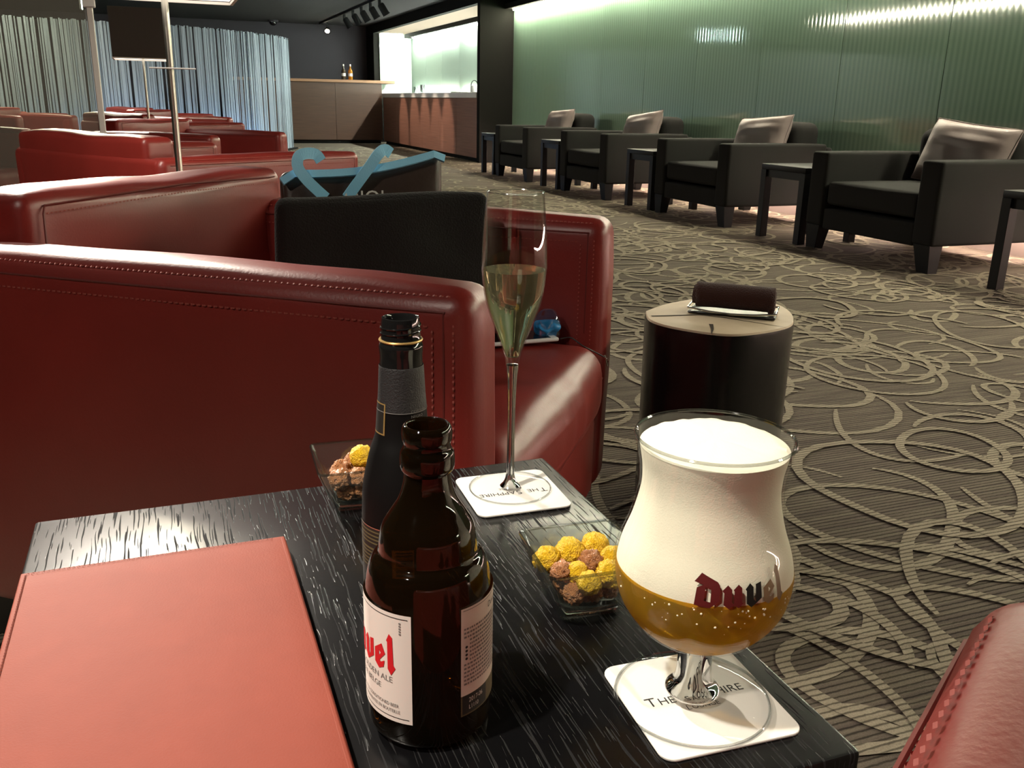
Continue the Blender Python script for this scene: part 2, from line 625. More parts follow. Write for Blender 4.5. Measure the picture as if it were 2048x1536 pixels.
def tube(bm, pts, r, n=8):
    pts = [Vector(p) for p in pts]
    rings = []
    for i, p in enumerate(pts):
        d = (pts[min(i + 1, len(pts) - 1)] - pts[max(i - 1, 0)]).normalized()
        a = d.cross(Vector((0, 0, 1)))
        if a.length < 1e-3:
            a = d.cross(Vector((1, 0, 0)))
        a.normalize()
        b = d.cross(a)
        rad = r[i] if isinstance(r, (list, tuple)) else r
        rings.append([bm.verts.new(p + (a * math.cos(2 * math.pi * k / n) + b * math.sin(2 * math.pi * k / n)) * rad) for k in range(n)])
    for A, B in zip(rings[:-1], rings[1:]):
        for k in range(n):
            bm.faces.new((A[k], A[(k + 1) % n], B[(k + 1) % n], B[k]))
    bm.faces.new(list(reversed(rings[0])))
    bm.faces.new(rings[-1])
    return bm


def ribbon(bm, pts, wdt, nrm, th=0.002):
    """flat strap along pts, width along nrm x tangent"""
    pts = [Vector(p) for p in pts]
    rings = []
    for i, p in enumerate(pts):
        d = (pts[min(i + 1, len(pts) - 1)] - pts[max(i - 1, 0)]).normalized()
        n = Vector(nrm[i] if isinstance(nrm, list) else nrm).normalized()
        s = d.cross(n).normalized() * (wdt / 2)
        t = n * (th / 2)
        rings.append([bm.verts.new(p + s + t), bm.verts.new(p - s + t), bm.verts.new(p - s - t), bm.verts.new(p + s - t)])
    for A, B in zip(rings[:-1], rings[1:]):
        for k in range(4):
            bm.faces.new((A[k], A[(k + 1) % 4], B[(k + 1) % 4], B[k]))
    bm.faces.new(rings[0])
    bm.faces.new(rings[-1])
    return bm


_fc = {}


def text_geo(s, size=1.0):
    """verts (2-D) and faces of a line of lettering, left-aligned on its baseline"""
    cu = bpy.data.curves.new('lettering', 'FONT')
    cu.body = s
    cu.size = size
    cu.resolution_u = 3
    o = bpy.data.objects.new('lettering', cu)
    col.objects.link(o)
    dg = bpy.context.evaluated_depsgraph_get()
    ev = o.evaluated_get(dg)
    me = ev.to_mesh()
    vs = [(v.co.x, v.co.y) for v in me.vertices]
    fs = [tuple(p.vertices) for p in me.polygons]
    ev.to_mesh_clear()
    bpy.data.objects.remove(o)
    bpy.data.curves.remove(cu)
    return vs, fs


def caps_geo(words, big, small, gap):
    """small capitals: the first letter of each word larger"""
    V, F, x = [], [], 0.0
    for wd in words:
        for part, sz in ((wd[0], big), (wd[1:], small)):
            vs, fs = text_geo(part, sz)
            mx = max(v[0] for v in vs)
            k = len(V)
            V += [(v[0] + x, v[1]) for v in vs]
            F += [tuple(i + k for i in f) for f in fs]
            x += mx + small * 0.12
        x += gap
    return V, F, x - gap


def geo_bm(V, F, fn, cuts=0):
    bm = bmesh.new()
    vs = [bm.verts.new((v[0], v[1], 0)) for v in V]
    for f in F:
        try:
            bm.faces.new([vs[i] for i in f])
        except ValueError:
            pass
    if cuts:
        bmesh.ops.triangulate(bm, faces=list(bm.faces))
        bmesh.ops.subdivide_edges(bm, edges=list(bm.edges), cuts=cuts, use_grid_fill=True)
    for v in bm.verts:
        v.co = fn(v.co.x, v.co.y)
    bm.normal_update()
    return bm


# blackletter word: D u v e l as outlines (baseline 0, x-height 3)
LET = {
    'D': [[(0, 3.45), (1.15, 4.75), (3.95, 3.65), (4.35, 3.15), (4.35, 0.95), (2.85, -0.25), (0.25, 0.0), (0.5, 2.65), (1.6, 3.1)], [(1.95, 2.85), (2.9, 2.5), (2.85, 0.65), (1.8, 0.8)]],
    'u': [[(0, 2.45), (0.95, 3.25), (1.65, 2.6), (1.6, 0.75), (2.0, 0.45), (2.05, 2.35), (1.9, 2.55), (2.8, 3.3), (3.4, 2.8), (3.4, 0.65), (3.65, 0.5), (2.8, -0.2), (2.1, 0.3), (1.1, -0.25), (0.25, 0.35), (0.3, 2.1)]],
    'v': [[(0, 2.55), (0.9, 3.35), (1.5, 2.75), (1.45, 0.95), (1.85, 0.65), (1.95, 3.1), (3.05, 3.35), (3.05, 0.95), (1.05, -0.25), (0.2, 0.4), (0.2, 2.3)]],
    'e': [[(0, 2.35), (1.75, 3.35), (2.5, 2.1), (1.2, 0.95), (1.5, 0.75), (2.35, 1.15), (2.1, 0.2), (1.0, -0.25), (0, 0.4)], [(1.1, 2.3), (1.5, 1.95), (1.1, 1.55)]],
    'l': [[(0, 4.1), (0.6, 5.1), (1.2, 4.7), (1.35, 0.95), (1.75, 0.55), (0.85, -0.55), (0.2, 0.2), (0.2, 3.9)]],
}
WORD = [('D', 0.0), ('u', 4.75), ('v', 8.75), ('e', 12.2), ('l', 15.0)]
WORDW = 16.7


def letter_bm(ch, x0, sc, fn):
    loops = [[Vector((p[0] + x0, p[1], 0)) for p in lp] for lp in LET[ch]]
    tris = tessellate_polygon(loops)
    flat = [p for lp in loops for p in lp]
    return geo_bm([(p.x * sc, p.y * sc) for p in flat], tris, fn, 4)


# ================================================================== THE ROOM
YB, YF = 20.6, -2.6          # back and front of the room
XL, XR = -5.2, 4.95          # left wall, ribbed glass wall
bm = bmesh.new()
bmesh.ops.create_grid(bm, x_segments=2, y_segments=2, size=1)
for v in bm.verts:
    v.co = Vector((XL + (v.co.x + 1) / 2 * (5.4 - XL), YF + (v.co.y + 1) / 2 * (YB - YF), 0))
floor = struct(obj('floor', bm, M['carpet'], smooth=False))

# carpet pattern: overlapping loops and open strokes woven into the pile
bm = bmesh.new()
rnd = random.Random(11)
for k in range(2900):
    x, y = rnd.uniform(-1.2, 4.9), rnd.uniform(0.2, 17.5)
    if y > 9 and rnd.random() < 0.3:
        continue
    a = rnd.uniform(0.12, 0.3)
    b_ = a * rnd.uniform(0.55, 1.0)
    rot = rnd.uniform(0, math.pi)
    arc = 2 * math.pi if rnd.random() < 0.4 else rnd.uniform(2.2, 4.6)
    t0 = rnd.uniform(0, 2 * math.pi)
    wd = rnd.uniform(0.0095, 0.0145)
    w1_, w2_, q1_, q2_ = rnd.uniform(-0.16, 0.16), rnd.uniform(-0.09, 0.09), rnd.uniform(0, 6), rnd.uniform(0, 6)
    zk = 0.0012 + (k % 1450) * 0.0000025
    n = 30 if arc > 5 else 20
    grow = rnd.uniform(-0.25, 0.35)
    prev = None
    for i in range(n + 1):
        s = i / n
        t = t0 + arc * s
        g = (1 + grow * s if arc < 6 else 1) * (1 + w1_ * math.sin(2 * t + q1_) + w2_ * math.sin(3 * t + q2_))
        px, py = a * g * math.cos(t), b_ * g * math.sin(t)
        nx, ny = math.cos(t) / a, math.sin(t) / b_
        ln = math.hypot(nx, ny)
        nx, ny = nx / ln, ny / ln
        hw = wd * (1 if arc > 6 else (0.35 + 0.65 * math.sin(math.pi * min(1, max(0, s))) ** 0.5))
        pts = []
        for q in (-hw, hw):
            ux, uy = px + nx * q, py + ny * q
            pts.append(bm.verts.new((x + ux * math.cos(rot) - uy * math.sin(rot), y + ux * math.sin(rot) + uy * math.cos(rot), zk)))
        if prev:
            q4 = [prev[0].co, prev[1].co, pts[1].co, pts[0].co]
            ar = [(q4[(e + 1) % 4] - q4[e]).xy.cross((q4[(e + 2) % 4] - q4[(e + 1) % 4]).xy) for e in range(4)]
            if min(ar) > 0 or max(ar) < 0:
                bm.faces.new((prev[0], prev[1], pts[1], pts[0]))
        prev = pts
bm.normal_update()
bmesh.ops.reverse_faces(bm, faces=[f for f in bm.faces if f.normal.z < 0])
o = obj('carpet_loops', bm, M['loops'], floor, smooth=False)
o['kind'] = 'stuff'

struct(obj('ceiling', bbox_bm(XL, 5.4, YF, YB, CEIL, CEIL + 0.1), M['ceiling'], smooth=False))
struct(obj('wall_back', bbox_bm(XL, 5.4, YB, YB + 0.1, 0, CEIL), M['grey'], smooth=False))
struct(obj('wall_front', bbox_bm(XL, 5.4, YF - 0.1, YF, 0, CEIL), M['dark'], smooth=False))
struct(obj('wall_left', bbox_bm(XL - 0.1, XL, YF, YB, 0, CEIL), M['dark'], smooth=False))

# ribbed glass wall: backing, one pane after another, valance with cove strip, ledge with floor strip
wr = struct(obj('wall_right', bbox_bm(4.975, 5.1, YF, 13.0, 0, CEIL), M['dark'], smooth=False))
edges = []
yy = 13.0
edges.append(yy)
k = 11.11 + 1.03
while k > YF:
    edges.append(k)
    k -= 1.03
edges.append(YF)
for y1, y0 in zip(edges[:-1], edges[1:]):
    obj('glass_panel', bbox_bm(4.95, 4.974, y0 + 0.0016, y1 - 0.0016, 0.345, 2.2, 0.002, 1), M['glasswall'], wr, smooth=False)
obj('plinth', bbox_bm(4.93, 4.974, YF, 12.98, 0, 0.3), M['plinth'], wr, smooth=False)
struct(obj('trim_1', bbox_bm(4.845, 4.949, YF, 12.98, 0.3, 0.345, 0.004, 1), M['dark'], smooth=False))
va = struct(obj('trim_2', bbox_bm(4.80, 4.949, YF, 12.98, 2.13, 2.2, 0.004, 1), M['dark'], smooth=False))
y1 = 12.95
while y1 > YF + 0.5:
    y0 = max(YF + 0.1, y1 - 3.1)
    s = obj('strip_light', bbox_bm(4.90, 4.935, y0 + 0.04, y1 - 0.04, 2.112, 2.129), M['cove'], smooth=False)
    tag(s, 'warm white cove strip light along the top of the green glass wall', 'strip light', 'cove strips above the green glass')
    s = obj('strip_light', bbox_bm(4.86, 4.885, y0 + 0.04, y1 - 0.04, 0.286, 0.299), M['base'], smooth=False)
    tag(s, 'pinkish strip light under the ledge behind the grey armchairs', 'strip light', 'floor strips under the glass wall ledge')
    y1 -= 3.1

# pillar and bar niche
struct(obj('wall_pillar', bbox_bm(4.44, 5.3, 13.0, 13.12, 0, CEIL), M['dark'], smooth=False))
struct(obj('wall_fascia', bbox_bm(4.44, 4.54, 13.12, 19.9, 2.2, CEIL), M['dark'], smooth=False))
wbe = struct(obj('wall_bar_end', bbox_bm(4.44, 5.3, 19.9, YB, 0, CEIL), M['dark'], smooth=False))
obj('glass_panel', bbox_bm(4.56, 5.245, 19.87, 19.895, 1.0, 2.195, 0.002, 1), M['nicheglass'], wbe, smooth=False)
s = obj('strip_light', bbox_bm(4.6, 5.05, 19.82, 19.85, 2.18, 2.198), M['nicheend'], smooth=False)
tag(s, 'short cool white strip light on the end wall of the bar niche', 'strip light')
struct(obj('trim_3', bbox_bm(4.54, 5.3, 13.12, 19.9, 2.2, 2.26), M['soffit'], smooth=False))
nb = struct(obj('wall_niche', bbox_bm(5.275, 5.35, 13.0, 20.0, 0, CEIL), M['dark'], smooth=False))
ny = [13.12, 14.25, 15.38, 16.51, 17.64, 18.77, 19.9]
for a, b_ in zip(ny[:-1], ny[1:]):
    obj('glass_panel', bbox_bm(5.25, 5.274, a + 0.004, b_ - 0.004, 1.0, 2.2, 0.002, 1), M['nicheglass'], nb, smooth=False)
struct(obj('trim_4', bbox_bm(5.1, 5.249, 13.12, 19.9, 2.125, 2.199), M['dark'], smooth=False))
for a, b_ in ((13.2, 16.3), (16.5, 19.6)):
    s = obj('strip_light', bbox_bm(5.2, 5.24, a, b_, 2.108, 2.124), M['niche'], smooth=False)
    tag(s, 'cool white strip light at the top of the bar niche', 'strip light', 'strips at the top of the bar niche')
    s = obj('strip_light', bbox_bm(5.22, 5.245, a, b_, 1.002, 1.015), M['nichelow'], smooth=False)
    tag(s, 'cool white strip light along the back of the white bar counter', 'strip light', 'strips at the back of the white counter')

bar = thing('bar_counter', 'low bar with white worktop and reddish wood front in the bright niche', 'bar counter', (4.44, 16.5, 0))
for i in range(6):
    a = 13.125 + i * 1.0
    obj('front_panel', bbox_bm(0.0, 0.03, a - 16.5, a + 0.996 - 16.5, 0.06, 0.915, 0.002, 1), M['redwood'], bar, smooth=False)
obj('plinth', bbox_bm(0.04, 0.06, -3.37, 2.6, 0.0, 0.06), M['dark'], bar, smooth=False)
obj('worktop', bbox_bm(-0.015, 0.805, -3.375, 2.62, 0.918, 0.998, 0.004, 1), M['white'], bar, smooth=False)

hb = thing('bar_counter', 'tall wood-faced bar counter with two liquor bottles on top', 'bar counter', (3.2, 19.55, 0))
for i in range(3):
    a = 1.55 + i * 0.963
    obj('front_panel', bbox_bm(a - 3.2, a + 0.959 - 3.2, -0.35, -0.32, 0.07, 1.19, 0.002, 1), M['barwood'], hb, smooth=False)
obj('plinth', bbox_bm(-1.62, 1.2, -0.31, -0.28, 0, 0.07), M['dark'], hb, smooth=False)
obj('body', bbox_bm(-1.64, 1.235, -0.318, 0.34, 0.07, 1.19), M['dark'], hb, smooth=False)
obj('counter_top', bbox_bm(-1.7, 1.5, -0.4, 0.34, 1.19, 1.245, 0.006, 2), M['topwood'], hb, smooth=False)

# two liquor bottles
for i, (x, mm, lab, gcol) in enumerate(((3.68, 'brownbottle', 'dark liquor bottle with a pale label on the tall bar counter', 'label'), (3.82, 'whisky', 'amber liquor bottle with a pale label on the tall bar counter', 'label'))):
    t = thing('liquor_bottle', lab, 'bottle', (x, 19.33, 1.245), 0, 'bottles on the tall bar counter')
    obj('body', lathe(smooth_prof([(0, 0), (0.038, 0.0), (0.042, 0.01), (0.042, 0.15), (0.036, 0.185), (0.016, 0.22), (0.014, 0.26), (0.0145, 0.27)], 4), 20), M[mm], t)
    obj('cap', lathe([(0, 0.302), (0.015, 0.302), (0.0165, 0.296), (0.0165, 0.262), (0.0145, 0.262)], 16), M['label'], t)
    bm = lathe([(0.0425, 0.07), (0.0428, 0.072), (0.0428, 0.125), (0.0425, 0.127)], 20)
    obj('label', bm, M[gcol], t)

# small things on the white worktop
for (x, y, r, h, wh) in ((4.78, 17.35, 0.04, 0.13, 'nearest of three'), (4.84, 17.55, 0.045, 0.16, 'tallest of three'), (4.76, 17.75, 0.04, 0.12, 'farthest of three')):
    prof = [(0, 0.004), (r * 0.8, 0.004), (r, h), (r - 0.004, h), (r * 0.78 - 0.003, 0.01), (0, 0.01)]
    o = obj('tumbler', lathe(prof, 20), M['clearplastic'], loc=(x, y, 0.998))
    tag(o, 'clear tumbler on the white bar worktop, ' + wh, 'glass', 'tumblers on the bar worktop')
t = thing('kettle', 'white kettle with a dark handle at the pillar end of the bar', 'kettle', (4.78, 14.25, 0.998))
obj('body', lathe(smooth_prof([(0, 0), (0.06, 0), (0.07, 0.02), (0.066, 0.08), (0.05, 0.12), (0.0, 0.13)], 4), 24), M['white'], t)
obj('handle', tube(bmesh.new(), [(0.055 * math.cos(a), 0, 0.11 + 0.075 * math.sin(a)) for a in [math.pi * i / 12 for i in range(13)]], 0.007), M['blackwood'], t)
t = thing('serving_tray', 'flat pale tray lying on the white bar worktop', 'tray', (4.72, 14.75, 0.998))
obj('plate', bbox_bm(-0.12, 0.12, -0.2, 0.2, 0.0, 0.01, 0.004, 2), M['paper'], t)
obj('rim', tube(bmesh.new(), [(-0.12, -0.2, 0.015), (0.12, -0.2, 0.015), (0.12, 0.2, 0.015), (-0.12, 0.2, 0.015), (-0.12, -0.2, 0.015)], 0.006), M['silver'], t)

# track with spot heads over the bar
tr = thing('track_light', 'black ceiling track carrying spot heads in front of the bar', 'track light', (3.39, 17.5, CEIL))
obj('rail', bbox_bm(-0.018, 0.018, -3.0, 2.7, -0.03, 0.0), M['blackwood'], tr, smooth=False)
spotpos = [(17.55, 0), (16.75, 0), (16.05, 0), (15.35, 0), (14.7, 0)]
for i, (y, _) in enumerate(spotpos):
    hd = obj('spot_head', lathe([(0, 0.075), (0.03, 0.075), (0.04, 0.06), (0.043, -0.05), (0.05, -0.065), (0.044, -0.065), (0.038, -0.04), (0, -0.04)], 18), M['blackwood'], tr)
    hd.location = (0.06, y - 17.5, -0.18)
    hd.scale = (1.3, 1.3, 1.3)
    hd.rotation_euler = (0, R(-32), 0)
    obj('bracket', bbox_bm(-0.018, 0.018, -0.03, 0.03, -0.09, 0.0, 0.003, 1), M['blackwood'], tr, loc=(0, y - 17.5, -0.03))
    obj('lens', lathe([(0, 0), (0.036, 0)], 16), M['lens'], hd, loc=(0, 0, -0.042))
    ld = bpy.data.lights.new('spot_bulb', 'SPOT')
    ld.energy = 260
    ld.color = (1.0, 0.8, 0.62)
    ld.spot_size = R(24)
    ld.spot_blend = 0.6
    ld.shadow_soft_size = 0.03
    lo = bpy.data.objects.new('spot_bulb', ld)
    col.objects.link(lo)
    lo.location = (3.42, y, CEIL - 0.27)
    dv = Vector((4.44, y - 0.1, 0.45)) - lo.location
    lo.rotation_euler = dv.to_track_quat('-Z', 'Y').to_euler()

# lit spot near the back wall, dome camera
t = thing('ceiling_spot', 'lit white spotlight hanging near the back wall above the liquor bottles', 'spotlight', (3.49, 19.9, CEIL))
obj('stem', tube(bmesh.new(), [(0, 0, 0), (0, 0, -0.1)], 0.012), M['blackwood'], t)
h_ = obj('spot_head', lathe([(0, 0.07), (0.03, 0.07), (0.07, -0.05), (0.06, -0.05), (0, -0.03)], 20), M['blackwood'], t, loc=(0, 0, -0.15))
h_.rotation_euler = (R(-50), R(20), 0)
obj('lens', lathe([(0, -0.034), (0.06, -0.049)], 18), M['lens'], h_)
t = thing('security_camera', 'small dark dome camera under the ceiling near the white curtain', 'camera', (2.43, 20.1, CEIL))
obj('mount', lathe([(0, 0), (0.11, 0), (0.11, -0.03), (0, -0.03)], 24), M['grey'], t)
obj('dome', lathe(smooth_prof([(0.075, -0.03), (0.07, -0.065), (0.04, -0.095), (0, -0.105)], 4), 20), M['screen'], t)

# ceiling downlights, the added fill spots among them
for i, (x, y, ax, ay, wt, cone) in enumerate(DOWN):
    t = thing('downlight', 'round recessed ceiling downlight above the lounge seats', 'downlight', (x, y, CEIL), 0, 'recessed ceiling downlights')
    obj('trim_ring', lathe([(0.062, 0.0), (0.062, -0.008), (0.048, -0.008), (0.045, 0.0)], 24), M['grey'], t)
    obj('lens', lathe([(0, -0.002), (0.045, -0.002)], 24), M['lens'], t)
    ld = bpy.data.lights.new('downlight_bulb', 'SPOT')
    ld.energy = wt
    ld.color = WARM
    ld.spot_size = R(cone)
    ld.spot_blend = 0.7 if i else 0.35
    ld.shadow_soft_size = 0.045
    lo = bpy.data.objects.new('downlight_bulb', ld)
    col.objects.link(lo)
    lo.location = (x, y, CEIL - 0.02)
    lo.rotation_euler = (Vector((ax, ay, 0.5)) - lo.location).to_track_quat('-Z', 'Y').to_euler()

# linear ceiling light over the left aisle and the exit sign (both show as reflections in the glass)
s = obj('linear_light', bbox_bm(-1.64, -1.56, 9.6, 14.2, CEIL - 0.035, CEIL - 0.001), M['linear'], smooth=False)
tag(s, 'long linear ceiling light over the left aisle mirrored in the glass wall', 'ceiling light')
t = thing('exit_sign', 'lit emergency exit sign hanging under the ceiling beyond the curtain', 'exit sign', (-0.9, 16.7, 2.13))
obj('housing', bbox_bm(-0.03, 0.0, -0.11, 0.11, 0, 0.22, 0.004, 1), M['white'], t, smooth=False)
obj('face', bbox_bm(0.0, 0.004, -0.1, 0.1, 0.01, 0.21), M['exit'], t, smooth=False)
bm = bmesh.new()
box(bm, 0.004, 0.006, -0.06, 0.0, 0.05, 0.17)
obj('pictogram', bm, M['exitgreen'], t, smooth=False)
obj('hanger', tube(bmesh.new(), [(-0.015, 0, 0.22), (-0.015, 0, 0.24)], 0.008), M['chrome'], t)

# ------------------------------------------------------------------ string curtain
path = [(-5.0, 14.0), (-3.0, 14.3), (-1.6, 14.55), (-0.7, 14.7), (0.35, 14.95), (1.1, 15.35), (1.75, 16.0), (2.1, 16.5), (2.3, 17.0)]
pp = smooth_prof(path, 12)
seg = [0.0]
for a, b_ in zip(pp[:-1], pp[1:]):
    seg.append(seg[-1] + math.hypot(b_[0] - a[0], b_[1] - a[1]))
sc_ = thing('string_curtain', 'long curved curtain of white hanging strings behind the red armchairs', 'curtain', (0, 0, 0))
bm = bmesh.new()
rnd = random.Random(5)
d = 0.0
while d < seg[-1]:
    i = max(j for j in range(len(seg)) if seg[j] <= d)
    i = min(i, len(pp) - 2)
    f = (d - seg[i]) / max(1e-6, seg[i + 1] - seg[i])
    x = pp[i][0] + (pp[i + 1][0] - pp[i][0]) * f
    y = pp[i][1] + (pp[i + 1][1] - pp[i][1]) * f + rnd.uniform(-0.015, 0.015)
    tx, ty = pp[i + 1][0] - pp[i][0], pp[i + 1][1] - pp[i][1]
    ln = math.hypot(tx, ty)
    tx, ty = tx / ln, ty / ln
    w_ = rnd.uniform(0.012, 0.034)
    zt = 1.845 + rnd.uniform(-0.008, 0.012)
    dx = rnd.uniform(-0.01, 0.01)
    tw = rnd.uniform(-0.5, 0.5)
    cx_, sx_ = math.cos(tw), math.sin(tw)
    ex, ey = tx * cx_ - ty * sx_, tx * sx_ + ty * cx_
    nx_, ny_ = -ey * 0.003, ex * 0.003
    lo_ = [bm.verts.new((x + dx + ex * w_ / 2 * s_ + nx_ * q, y + ey * w_ / 2 * s_ + ny_ * q, 0.03)) for s_, q in ((-1, -1), (1, -1), (1, 1), (-1, 1))]
    hi_ = [bm.verts.new((x + ex * w_ / 2 * s_ + nx_ * q, y + ey * w_ / 2 * s_ + ny_ * q, zt)) for s_, q in ((-1, -1), (1, -1), (1, 1), (-1, 1))]
    for q in range(4):
        bm.faces.new((lo_[q], lo_[(q + 1) % 4], hi_[(q + 1) % 4], hi_[q]))
    bm.faces.new(hi_)
    d += w_ * rnd.uniform(0.85, 1.12) + (rnd.uniform(0.012, 0.04) if rnd.random() < 0.24 else 0.002)
o = obj('strings', bm, M['strand'], sc_, smooth=False)
o['kind'] = 'stuff'
bm = bmesh.new()
ribbon(bm, [(p[0], p[1] + 0.03, 1.835) for p in pp], 0.03, (0, 0, 1), 0.02)
obj('top_rail', bm, M['dark'], sc_, smooth=False)
bm = bmesh.new()
ribbon(bm, [(p[0], p[1] + 0.06, 0.014) for p in pp], 0.16, (0, 0, 1), 0.028)
obj('base_plate', bm, M['dark'], sc_, smooth=False)
for a, b_, off in ((24, 48, -0.3), (48, 72, -0.3)):
    bm = bmesh.new()
    ribbon(bm, [(p[0] + 0.12, p[1] + off, 0.05) for p in pp[a:b_]], 0.05, (0, 0, 1), 0.03)
    s = obj('uplight_bar', bm, M['blue'], smooth=False)
    tag(s, 'bluish light bar lying on the floor along the white string curtain', 'light bar', 'uplights at the foot of the string curtain')

# ------------------------------------------------------------------ glass partition on the left
gp = thing('glass_partition', 'tall glass partition with a slim metal edge post left of the lamp', 'partition', (-0.262, 5.5, 0))
obj('pane', bbox_bm(-2.6, -0.02, -0.005, 0.005, 0.02, CEIL), M['sheet'], gp, smooth=False)
obj('post', bbox_bm(-0.016, 0.016, -0.016, 0.016, 0, CEIL, 0.004, 1), M['postmetal'], gp, smooth=False)
obj('floor_rail', bbox_bm(-2.6, 0.018, -0.02, 0.02, 0, 0.02), M['chrome'], gp, smooth=False)
obj('clamp', bbox_bm(-0.03, 0.03, -0.025, 0.025, 1.285, 1.36, 0.004, 1), M['white'], gp, smooth=False)


# ------------------------------------------------------------------ red leather armchairs
def stitch_line(bm, a, b_, n, step=0.0085, ln=0.0055, wd=0.0011):
    a, b_, n = Vector(a), Vector(b_), Vector(n).normalized()
    d = (b_ - a)
    L_ = d.length
    d.normalize()
    s = d.cross(n) * wd
    k = 0.0
    while k + ln < L_:
        p, q = a + d * k, a + d * (k + ln)
        m = (p + q) / 2 + n * 0.0011
        v = [bm.verts.new(x) for x in (p + s, p - s, q - s, q + s, m + s, m - s)]
        bm.faces.new((v[0], v[1], v[5], v[4]))
        bm.faces.new((v[4], v[5], v[2], v[3]))
        k += step


def red_chair(W, D, label, loc, ang, ha=0.645, hb=0.703, ta=0.105, group='red leather armchairs'):
    """origin on the floor at the near outer front corner; front is +X, far arm towards +Y"""
    t = thing('leather_armchair', label, 'armchair', loc, ang, group)
    rn = random.Random(int(W * 100))

    def lump(p, u):
        q = p.copy()
        q += Vector((noise.noise(p * 7), noise.noise(p * 7 + Vector((5, 1, 2))), noise.noise(p * 7 + Vector((9, 3, 7))))) * 0.0035
        return q
    st = bmesh.new()
    sm = bmesh.new()
    for k, (y0, y1) in enumerate(((0.0, ta), (W - ta, W))):
        a = obj('arm', softbox(-D, 0, y0, y1, 0.075, ha - 0.006, 0.032, 14, (0.004, 0.003, 0.008), lump), M['leather'], t)
        so = y0 if k == 0 else y1
        sg = -1 if k == 0 else 1
        for (yf, sgn) in ((y0, -1), (y1, 1)):
            e = 0.0015 * sgn
            z1 = ha - 0.037
            # seam tubes and stitches on both flanks
            tube(sm, [(-D + 0.04, yf + e * 0.2, z1 + 0.006), (-0.034, yf + e * 0.2, z1 + 0.006)], 0.0016, 5)
            tube(sm, [(-0.036, yf + e * 0.2, 0.1), (-0.036, yf + e * 0.2, z1 + 0.006)], 0.0016, 5)
            stitch_line(st, (-D + 0.05, yf + sgn * 0.0018, z1 - 0.012), (-0.05, yf + sgn * 0.0018, z1 - 0.012), (0, sgn, 0))
            stitch_line(st, (-D + 0.05, yf - sgn * 0.0085, ha - 0.0135), (-0.03, yf - sgn * 0.0085, ha - 0.0135), (0, sgn, 1))
            stitch_line(st, (-0.05, yf + sgn * 0.0018, 0.11), (-0.05, yf + sgn * 0.0018, z1 - 0.012), (0, sgn, 0))
            stitch_line(st, (-0.024, yf - sgn * 0.0002, 0.11), (-0.024, yf - sgn * 0.0002, z1 - 0.0), (0.4, sgn, 0))
        obj('foot', bbox_bm(-0.1, -0.05, y0 + 0.02, y1 - 0.02, 0, 0.077), M['blackwood'], t, smooth=False)
        obj('foot', bbox_bm(-D + 0.05, -D + 0.1, y0 + 0.02, y1 - 0.02, 0, 0.077), M['blackwood'], t, smooth=False)
    bt = 0.135
    # backrest: slightly sloped cushion block standing between the arms
    def slope(p, u):
        q = lump(p, u)
        if u[0] > 0:
            q.x += 0.03 * max(0, (0.55 - p.z)) / 0.3
        q.z += 0.012 * math.sin(p.y * 9) * max(0, u[2]) * 0.4
        return q
    obj('backrest', softbox(-D + 0.012, -D + bt, ta + 0.006, W - 0.03, 0.11, hb, 0.024, 16, (0.012, 0.002, 0.012), slope), M['leather'], t)
    obj('back_panel', softbox(-D - 0.001, -D + 0.045, 0.02, W - 0.02, 0.077, ha - 0.012, 0.02, 10, (0.003, 0, 0.003), lump), M['leather'], t)
    y0, y1 = ta + 0.02, W - 0.045
    xf = -D + bt + 0.008
    tube(sm, [(xf + 0.008, y0, 0.5), (xf + 0.002, y0 + 0.012, hb - 0.026), (xf - 0.004, y0 + 0.022, hb - 0.014), (xf + 0.006, (y0 + y1) / 2, hb - 0.006), (xf - 0.004, y1 - 0.02, hb - 0.014)], 0.0018, 5)
    stitch_line(st, (xf - 0.001, y0 + 0.02, hb - 0.026), (xf + 0.0115, (y0 + y1) / 2, hb - 0.019), (1, 0, 0.2))
    stitch_line(st, (xf + 0.0115, (y0 + y1) / 2, hb - 0.019), (xf - 0.001, y1 - 0.02, hb - 0.026), (1, 0, 0.2))
    # seat cushion with puckered front edge, base below
    def pucker(p, u):
        q = lump(p, u)
        if u[0] > 0.5 and u[2] > -0.3:
            q += Vector((1, 0, 0.5)) * (0.004 * noise.noise(Vector((p.x * 3, p.y * 22, p.z * 6))))
        return q
    obj('seat_cushion', softbox(-D + bt - 0.03, 0.012, ta + 0.003, W - ta - 0.003, 0.235, 0.4, 0.052, 20, (0.012, 0, 0.012), pucker), M['leather'], t)
    tube(sm, [(0.004, ta + 0.02, 0.345), (0.016, W / 2, 0.345), (0.004, W - ta - 0.02, 0.345)], 0.003, 6)
    tube(sm, [(0.01, ta + 0.02, 0.332), (0.022, W / 2, 0.332), (0.01, W - ta - 0.02, 0.332)], 0.0016, 6)
    obj('seat_base', softbox(-D + 0.05, -0.004, ta - 0.002, W - ta + 0.002, 0.078, 0.245, 0.014, 8), M['leather'], t)
    o = obj('seam', sm, M['seam'], t)
    o = obj('stitching', st, M['stitch'], t, smooth=False)
    o['kind'] = 'stuff'
    return t


